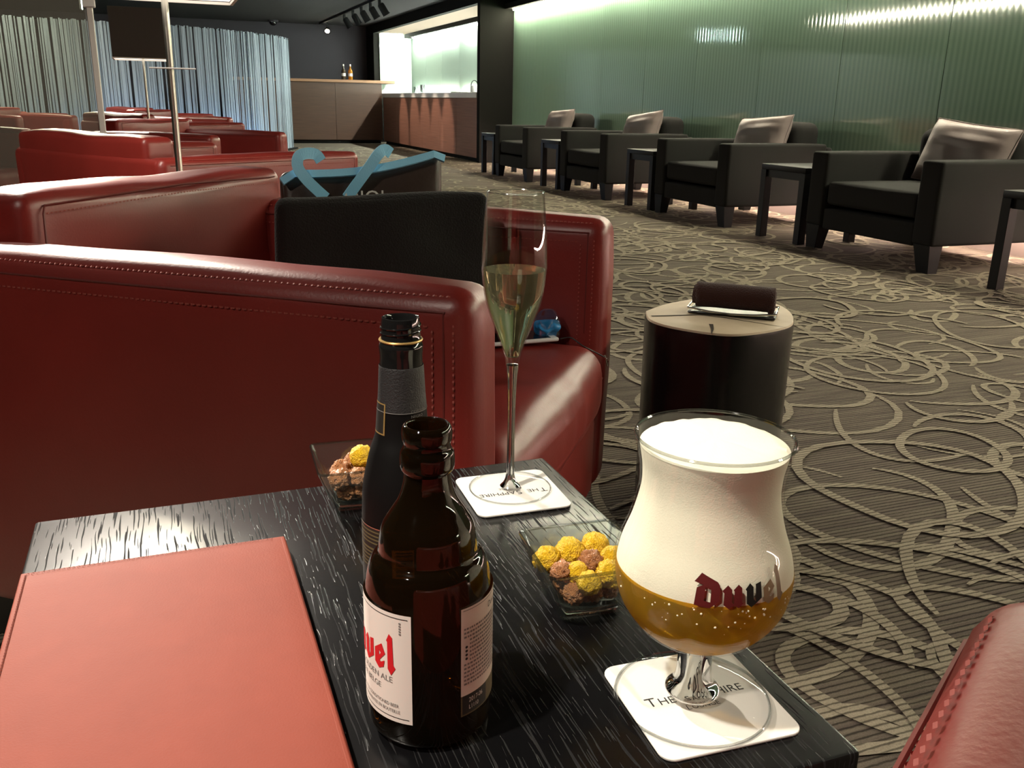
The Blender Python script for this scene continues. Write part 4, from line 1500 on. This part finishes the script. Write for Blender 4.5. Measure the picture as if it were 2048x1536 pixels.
obj('foot', lathe([(0, 0.0035), (0.009, 0.003), (0.02, 0.0017), (0.037, 0.0011), (0.0382, 0.0006), (0.0378, 0), (0, 0)], 64), M['footglass'], fl)
bm = bmesh.new()
tube(bm, [(0.0240 * math.cos(2 * math.pi * i / 60), 0.0240 * math.sin(2 * math.pi * i / 60), 0.2714) for i in range(61)], 0.0006, 6)
obj('rim', bm, M['clearplastic'], fl)
bm = bmesh.new()
tube(bm, [(0.0378 * math.cos(2 * math.pi * i / 72), 0.0378 * math.sin(2 * math.pi * i / 72), 0.0008) for i in range(73)], 0.0007, 6)
obj('foot_rim', bm, M['clearplastic'], fl)
WL = 0.2055


def rfl(z):
    for a, b2 in zip(fo[:-1], fo[1:]):
        if a[1] <= z <= b2[1]:
            return a[0] + (b2[0] - a[0]) * (z - a[1]) / max(1e-6, b2[1] - a[1])
    return fo[-1][0]


wp = [(0, 0.1262)] + [(rfl(z) - 0.0012, z) for z in [0.1275 + (WL - 0.1275) * i / 24 for i in range(25)]] + [(0, WL)]
obj('wine', lathe(wp, 56), M['wine'], fl)
bm = bmesh.new()
for i in range(70):
    z = rnd.uniform(0.135, WL - 0.002)
    rr = (rfl(z) - 0.0022) * (rnd.random() ** 0.4)
    an = rnd.uniform(0, 6.283)
    bmesh.ops.create_icosphere(bm, subdivisions=1, radius=rnd.uniform(0.0002, 0.00045), matrix=Matrix.Translation((rr * math.cos(an), rr * math.sin(an), z)))
o = obj('bubbles', bm, M['glass'], fl)
o['kind'] = 'stuff'

# ---- brown beer bottle
DX, DY = 0.121, 0.437
bt_ = thing('beer_bottle', 'squat brown beer bottle with a white label and red blackletter', 'bottle', on(DX, DY))
dout = smooth_prof([(0.030, 0.0), (0.0345, 0.0035), (0.0358, 0.010), (0.0361, 0.03), (0.0361, 0.07), (0.0355, 0.0858), (0.0338, 0.0975), (0.0312, 0.1045), (0.0277, 0.1085), (0.0271, 0.1145), (0.0254, 0.1229), (0.0214, 0.1300), (0.0160, 0.139), (0.0133, 0.148), (0.0126, 0.1545)], 5)
dtop = smooth_prof([(0.0126, 0.1545), (0.0144, 0.1568), (0.0149, 0.161), (0.0145, 0.1655), (0.0130, 0.1685), (0.0127, 0.171), (0.0134, 0.1735), (0.0136, 0.1775), (0.0128, 0.1805), (0.0113, 0.1815), (0.0103, 0.180), (0.0098, 0.175), (0.0096, 0.165), (0.0098, 0.15)], 4)
obj('body', lathe([(0, 0.002), (0.024, 0.002)] + dout + dtop[1:], 64), M['duvelglass'], bt_)
inr = [(max(0.004, r - 0.003), z + 0.004 if z < 0.01 else z) for r, z in dout if z < 0.15]
vdir = math.atan2(-DY, -DX)                  # towards the viewer


def on_duvel(r=0.0366):
    return lambda x, y: Vector((r * math.cos(vdir + x), r * math.sin(vdir + x), y))


def wrap(a0, a1, z0, z1, r, mat, name, parent, n=None):
    bm = bmesh.new()
    n = n or max(2, int(abs(a1 - a0) / R(5)))
    lo_ = [bm.verts.new((r * math.cos(vdir + a0 + (a1 - a0) * i / n), r * math.sin(vdir + a0 + (a1 - a0) * i / n), z0)) for i in range(n + 1)]
    hi_ = [bm.verts.new((r * math.cos(vdir + a0 + (a1 - a0) * i / n), r * math.sin(vdir + a0 + (a1 - a0) * i / n), z1)) for i in range(n + 1)]
    for i in range(n):
        bm.faces.new((lo_[i], lo_[i + 1], hi_[i + 1], hi_[i]))
    return obj(name, bm, mat, parent)


RL = 0.0364
fl_ = wrap(R(-135), R(-15), 0.019, 0.0865, RL, M['label'], 'front_label', bt_)
wrap(R(-133), R(-18), 0.0838, 0.0843, RL + 0.0001, M['ink'], 'border_line', fl_)
wrap(R(-133), R(-18), 0.0215, 0.0220, RL + 0.0001, M['ink'], 'border_line', fl_)
# red word ends near the right edge of the label
rs = 0.0555 / WORDW
for ch, x0 in WORD:
    def fr_(x, y):
        a = R(-30) + (x - WORDW * rs) / RL
        return Vector(((RL + 0.00022) * math.cos(vdir + a), (RL + 0.00022) * math.sin(vdir + a), 0.0505 + y * 1.35 + (0.0 if True else 0)))
    obj('lettering', letter_bm(ch, x0, rs, fr_), M['red'], fl_)


def put_text(s, size, a0, z, r, mat, parent, center=True, stretch=1.0):
    vs, fs = text_geo(s, size)
    wd = max(v[0] for v in vs) * stretch
    obj('lettering', geo_bm(vs, fs, lambda x, y: Vector((r * math.cos(vdir + a0 + (x * stretch - (wd / 2 if center else 0)) / r), r * math.sin(vdir + a0 + (x * stretch - (wd / 2 if center else 0)) / r), z + y)), 1), mat, parent, smooth=False)


put_text('BELGIAN GOLDEN ALE', 0.0052, R(-75), 0.0435, RL + 0.0002, M['greyink'], fl_)
put_text('BIERE BELGE', 0.0048, R(-67), 0.0375, RL + 0.0002, M['greyink'], fl_)
put_text('BOTTLE CONDITIONED BEER', 0.0030, R(-54), 0.0285, RL + 0.0002, M['greyink'], fl_, True, 0.85)
put_text('BIERE REFERMENTEE EN BOUTEILLE', 0.0030, R(-56), 0.0248, RL + 0.0002, M['greyink'], fl_, True, 0.8)
for i in range(5):
    wrap(R(-26), R(-24.2), 0.0745 + 0.0016 * i, 0.0755 + 0.0016 * i, RL + 0.0002, M['greyink'], 'small_print', fl_, 2)
bl_ = wrap(R(28), R(112), 0.0335, 0.0878, RL, M['label'], 'back_label', bt_)
bb_ = wrap(R(28), R(112), 0.0205, 0.0335, RL, M['labeltan'], 'back_label_foot', bt_)
wrap(R(29.5), R(60), 0.0215, 0.0333, RL + 0.0001, M['labelblack'], 'date_field', bb_)
put_text('2017-06', 0.0042, R(36), 0.0285, RL + 0.0003, M['paper'], bb_, False, 0.8)
put_text('L1110', 0.0038, R(36), 0.0240, RL + 0.0003, M['paper'], bb_, False, 0.8)
wrap(R(30), R(110), 0.0862, 0.0866, RL + 0.0001, M['greyink'], 'border_line', bl_)
for i in range(4):
    bm = bmesh.new()
    bmesh.ops.create_circle(bm, cap_ends=True, radius=0.00085, segments=14)
    zc = 0.0640 - 0.0024 * i
    for v in bm.verts:
        a = R(33.5) + v.co.x / RL
        v.co = Vector(((RL + 0.0002) * math.cos(vdir + a), (RL + 0.0002) * math.sin(vdir + a), zc + v.co.y))
    obj('bullet', bm, M['ink'], bl_, smooth=False)
bm = bmesh.new()
for row in range(15):
    z = 0.0745 - row * 0.00245
    a = 37 if 3 <= row <= 8 else 31
    while a < (96 if row % 3 else 80):
        w_ = rnd.uniform(1.2, 3.0)
        rr = RL + 0.00015
        q = [(a, z), (a + w_, z), (a + w_, z + 0.0012), (a, z + 0.0012)]
        bm.faces.new([bm.verts.new((rr * math.cos(vdir + R(p[0])), rr * math.sin(vdir + R(p[0])), p[1])) for p in q])
        a += w_ + rnd.uniform(0.5, 1.2)
o = obj('small_print', bm, M['greyink'], bl_, smooth=False)
o['kind'] = 'stuff'
put_text('Duvel', 0.0052, R(62), 0.0800, RL + 0.0002, M['ink'], bl_, False, 0.9)

# ---- small cava bottle
KX, KY = 0.1405, 0.570
cv = thing('wine_bottle', 'slim matte black sparkling wine bottle with a gold ring at the neck', 'bottle', on(KX, KY))
vdir_save = vdir
cprof = smooth_prof([(0.025, 0.0), (0.0285, 0.003), (0.0297, 0.012), (0.0297, 0.05), (0.0292, 0.0734), (0.0278, 0.0925), (0.0228, 0.1149), (0.0183, 0.1296), (0.0163, 0.1513), (0.0148, 0.176)], 5)
obj('body', lathe([(0, 0.001), (0.02, 0.001)] + cprof, 56), M['matteblack'], cv)
obj('foil', lathe(smooth_prof([(0.0169, 0.1465), (0.0160, 0.1575), (0.0151, 0.1750), (0.0148, 0.176)], 4), 48), M['foil'], cv)
nk = obj('neck', lathe(smooth_prof([(0.0145, 0.1755), (0.0143, 0.182), (0.0147, 0.187), (0.0148, 0.1895), (0.0140, 0.1918), (0.0131, 0.1935)], 4) + [(0.0131, 0.2), (0.0129, 0.2055), (0.0124, 0.2085), (0.0108, 0.2088), (0.0100, 0.207), (0.0098, 0.17)], 48), M['blackglass'], cv)
bm = bmesh.new()
hp = []
for i in range(73):
    a = 2 * math.pi * 2.3 * i / 72
    hp.append((0.0131 * math.cos(a), 0.0131 * math.sin(a), 0.1965 + 0.0085 * i / 72))
tube(bm, hp, 0.0007, 6)
obj('thread', bm, M['blackglass'], nk)
bm = bmesh.new()
tube(bm, [(0.01385 * math.cos(2 * math.pi * i / 40), 0.01385 * math.sin(2 * math.pi * i / 40), 0.1936) for i in range(41)], 0.0009, 6)
obj('gold_ring', bm, M['gold'], cv)
vdir = math.atan2(-KY, -KX)


def wrap2(a0, a1, z0, z1, r0, r1, mat, name, parent, sag=0.0):
    bm = bmesh.new()
    n = max(2, int(abs(a1 - a0) / R(5)))
    L_, H_ = [], []
    for i in range(n + 1):
        a = vdir + a0 + (a1 - a0) * i / n
        s = sag * math.cos(math.pi * (i / n - 0.5))
        L_.append(bm.verts.new((r0 * math.cos(a), r0 * math.sin(a), z0)))
        H_.append(bm.verts.new((r1 * math.cos(a), r1 * math.sin(a), z1 + s)))
    for i in range(n):
        bm.faces.new((L_[i], L_[i + 1], H_[i + 1], H_[i]))
    return obj(name, bm, mat, parent)


ml = wrap2(R(-150), R(150), 0.008, 0.066, 0.02985, 0.02985, M['labelblack'], 'label', cv)
wrap2(R(-150), R(150), 0.0655, 0.0662, 0.0299, 0.0299, M['chrome'], 'label_edge', ml)
wrap2(R(-85), R(-18), 0.049, 0.0505, 0.0299, 0.0299, M['labeltan'], 'print_line', ml)
for z0 in (0.0625, 0.0595, 0.0567, 0.0539, 0.0465, 0.0437, 0.0409, 0.0381, 0.0353):
    wrap2(R(-78), R(-30), z0, z0 + 0.0011, 0.0299, 0.0299, M['labeltan'], 'print_line', ml)
bc = wrap2(R(-17), R(12), 0.031, 0.0525, 0.02995, 0.02995, M['paper'], 'barcode', ml)
z0 = 0.0325
while z0 < 0.0505:
    h_ = random.choice((0.0004, 0.0007, 0.0011))
    wrap2(R(-12), R(10), z0, z0 + h_, 0.03002, 0.03002, M['ink'], 'barcode_bar', bc)
    z0 += h_ + random.choice((0.0004, 0.0006, 0.0009))
put_text('CAVA', 0.0062, R(-12), 0.0560, 0.02995, M['greyink'], ml, False)
put_text('Freixenet', 0.0075, R(-42), 0.0230, 0.02995, M['greyink'], ml, False)
nl = wrap2(R(-110), R(-42), 0.1305, 0.152, 0.01835, 0.01655, M['labelblack'], 'neck_label', cv)
for (a0, a1, z0, z1, ra, rb) in ((-110, -42, 0.1302, 0.1312, 0.01845, 0.01838), (-110, -42, 0.1511, 0.1520, 0.0167, 0.0166), (-45, -41, 0.1302, 0.1520, 0.01845, 0.0167)):
    wrap2(R(a0), R(a1), z0, z1, ra, rb, M['gold'], 'gold_border', nl)
put_text('CORDON', 0.0028, R(20), 0.1465, 0.01705, M['greyink'], cv, False)
put_text('NEGRO', 0.0028, R(20), 0.1430, 0.01725, M['greyink'], cv, False)
wrap2(R(-170), R(170), 0.1462, 0.1466, 0.01715, 0.0171, M['greyink'], 'foil_edge', cv)


# ---- glass snack bowls with popcorn
def ringsq(half, r, z, k=5):
    out = []
    for (cx_, cy_, a0) in ((half - r, half - r, 0), (-half + r, half - r, 90), (-half + r, -half + r, 180), (half - r, -half + r, 270)):
        for q in range(k):
            a = R(a0 + 90 * q / (k - 1))
            out.append((cx_ + r * math.cos(a), cy_ + r * math.sin(a), z))
    return out


def snack_bowl(label, x, y, rz):
    t = thing('snack_bowl', label, 'bowl', on(x, y), rz, 'square glass snack bowls')
    bm = bmesh.new()
    levels = [ringsq(0.022, 0.003, 0.0), ringsq(0.0245, 0.004, 0.002), ringsq(0.0385, 0.006, 0.0405), ringsq(0.039, 0.006, 0.042), ringsq(0.0372, 0.005, 0.0422), ringsq(0.0235, 0.003, 0.0085), ringsq(0.0215, 0.003, 0.006)]
    prev = None
    first = None
    for lv in levels:
        cur = [bm.verts.new(p) for p in lv]
        if prev:
            for q in range(len(cur)):
                bm.faces.new((prev[q], prev[(q + 1) % len(cur)], cur[(q + 1) % len(cur)], cur[q]))
        else:
            bm.faces.new(list(reversed(cur)))
        prev = cur
    bm.faces.new(prev)
    obj('wall', bm, M['glassthick'], t)
    bm = bmesh.new()
    tube(bm, [(p[0] * 0.985, p[1] * 0.985, 0.0422) for p in ringsq(0.0388, 0.006, 0)] + [(0.0388 * 0.985, (0.0328) * 0.985, 0.0422)], 0.0011, 6)
    obj('rim', bm, M['clearplastic'], t)
    for a, b_ in ((-1, -1), (1, -1), (1, 1), (-1, 1)):
        obj('corner_edge', tube(bmesh.new(), [(a * 0.0236, b_ * 0.0236, 0.0025), (a * 0.0372, b_ * 0.0372, 0.0418)], [0.0012, 0.0009], 6), M['clearplastic'], t)
    obj('foot', bbox_bm(-0.0205, 0.0205, -0.0205, 0.0205, 0.0003, 0.0055, 0.002, 2), M['solidglass'], t)
    return t


B2, B1 = (0.2605, 0.523), (0.143, 0.748)
snack_bowl('square glass bowl of popcorn in front of the goblet', *B2, R(-4))
snack_bowl('square glass bowl of popcorn behind the black bottle', *B1, R(-3))


def corn_mesh(seed, lump, bites):
    bm = bmesh.new()
    bmesh.ops.create_icosphere(bm, subdivisions=4, radius=1.0)
    for v in bm.verts:
        n = v.co.normalized()
        d = 1 + lump * noise.noise(n * 2.2 + Vector((seed, 0, 0))) + bites * noise.noise(n * 4.5 + Vector((0, seed, 0)))
        d += 0.07 * noise.noise(n * 13 + Vector((seed, seed, 0)))
        v.co = n * d
    me = bpy.data.meshes.new('popcorn')
    bm.to_mesh(me)
    bm.free()
    for p in me.polygons:
        p.use_smooth = True
    return me


cm = {}
for kind, sd in (('cheese', 3), ('caramel', 21)):
    cm[kind] = []
    for q in range(4):
        me = corn_mesh(sd + q * 5.7, 0.12 if kind == 'cheese' else 0.22, 0.13 if kind == 'cheese' else 0.22)
        me.materials.append(M[kind])
        cm[kind].append(me)


def corn(kind, bowl, dx, dy, z, s, where, top=False):
    o = bpy.data.objects.new('popcorn', random.choice(cm[kind]))
    col.objects.link(o)
    o.location = (bowl[0] + dx, bowl[1] + dy, Z + z)
    o.scale = (s, s, s * 0.95)
    o.rotation_euler = (random.uniform(0, 6), random.uniform(0, 6), random.uniform(0, 6))
    nm = {'cheese': 'yellow cheese popcorn ball', 'caramel': 'brown caramel popcorn ball'}[kind]
    if top:
        ro = 'back' if dy > 0.009 else ('front' if dy < -0.009 else 'middle')
        sd = 'left' if dx < -0.008 else ('right' if dx > 0.009 else 'centre')
        nm += ' at the ' + ro + ' ' + sd
    else:
        nm += ' at the bottom'
    tag(o, nm + ' ' + where, 'popcorn', kind + ' popcorn ' + where)


w2, w1 = 'in the bowl in front of the goblet', 'in the bowl behind the black bottle'
low = [(-0.013, -0.013), (0.001, -0.014), (0.014, -0.013), (-0.014, 0.001), (0.0, 0.001), (0.014, 0.002), (-0.012, 0.014), (0.002, 0.015), (0.014, 0.014)]
for i, (x, y) in enumerate(low):
    corn('caramel', B2, x, y, 0.0155, 0.0082, w2)
for kind, x, y, z, s in (('cheese', -0.022, 0.016, 0.0285, 0.0103), ('cheese', -0.003, 0.018, 0.031, 0.0108), ('cheese', 0.018, 0.019, 0.031, 0.0108), ('caramel', -0.018, -0.002, 0.0275, 0.0082),
                         ('cheese', -0.0085, -0.007, 0.027, 0.0085), ('caramel', 0.006, 0.0015, 0.0285, 0.0095), ('cheese', 0.0225, 0.0, 0.029, 0.0105), ('cheese', -0.006, -0.0215, 0.0265, 0.0085), ('cheese', 0.013, -0.016, 0.0275, 0.0105)):
    corn(kind, B2, x, y, z, s, w2, True)
for i, (x, y) in enumerate(low):
    corn('caramel', B1, x, y, 0.0155, 0.0084, w1)
for kind, x, y, z, s in (('caramel', -0.019, -0.014, 0.0275, 0.0095), ('caramel', -0.014, 0.004, 0.028, 0.0098), ('caramel', -0.002, -0.015, 0.0275, 0.0095), ('cheese', 0.004, 0.003, 0.0395, 0.0105),
                         ('cheese', 0.013, -0.016, 0.029, 0.009), ('caramel', 0.014, 0.0, 0.0285, 0.0095), ('caramel', 0.0, 0.018, 0.0285, 0.0095), ('cheese', 0.019, 0.017, 0.0285, 0.0095)):
    corn(kind, B1, x, y, z, s, w1, True)
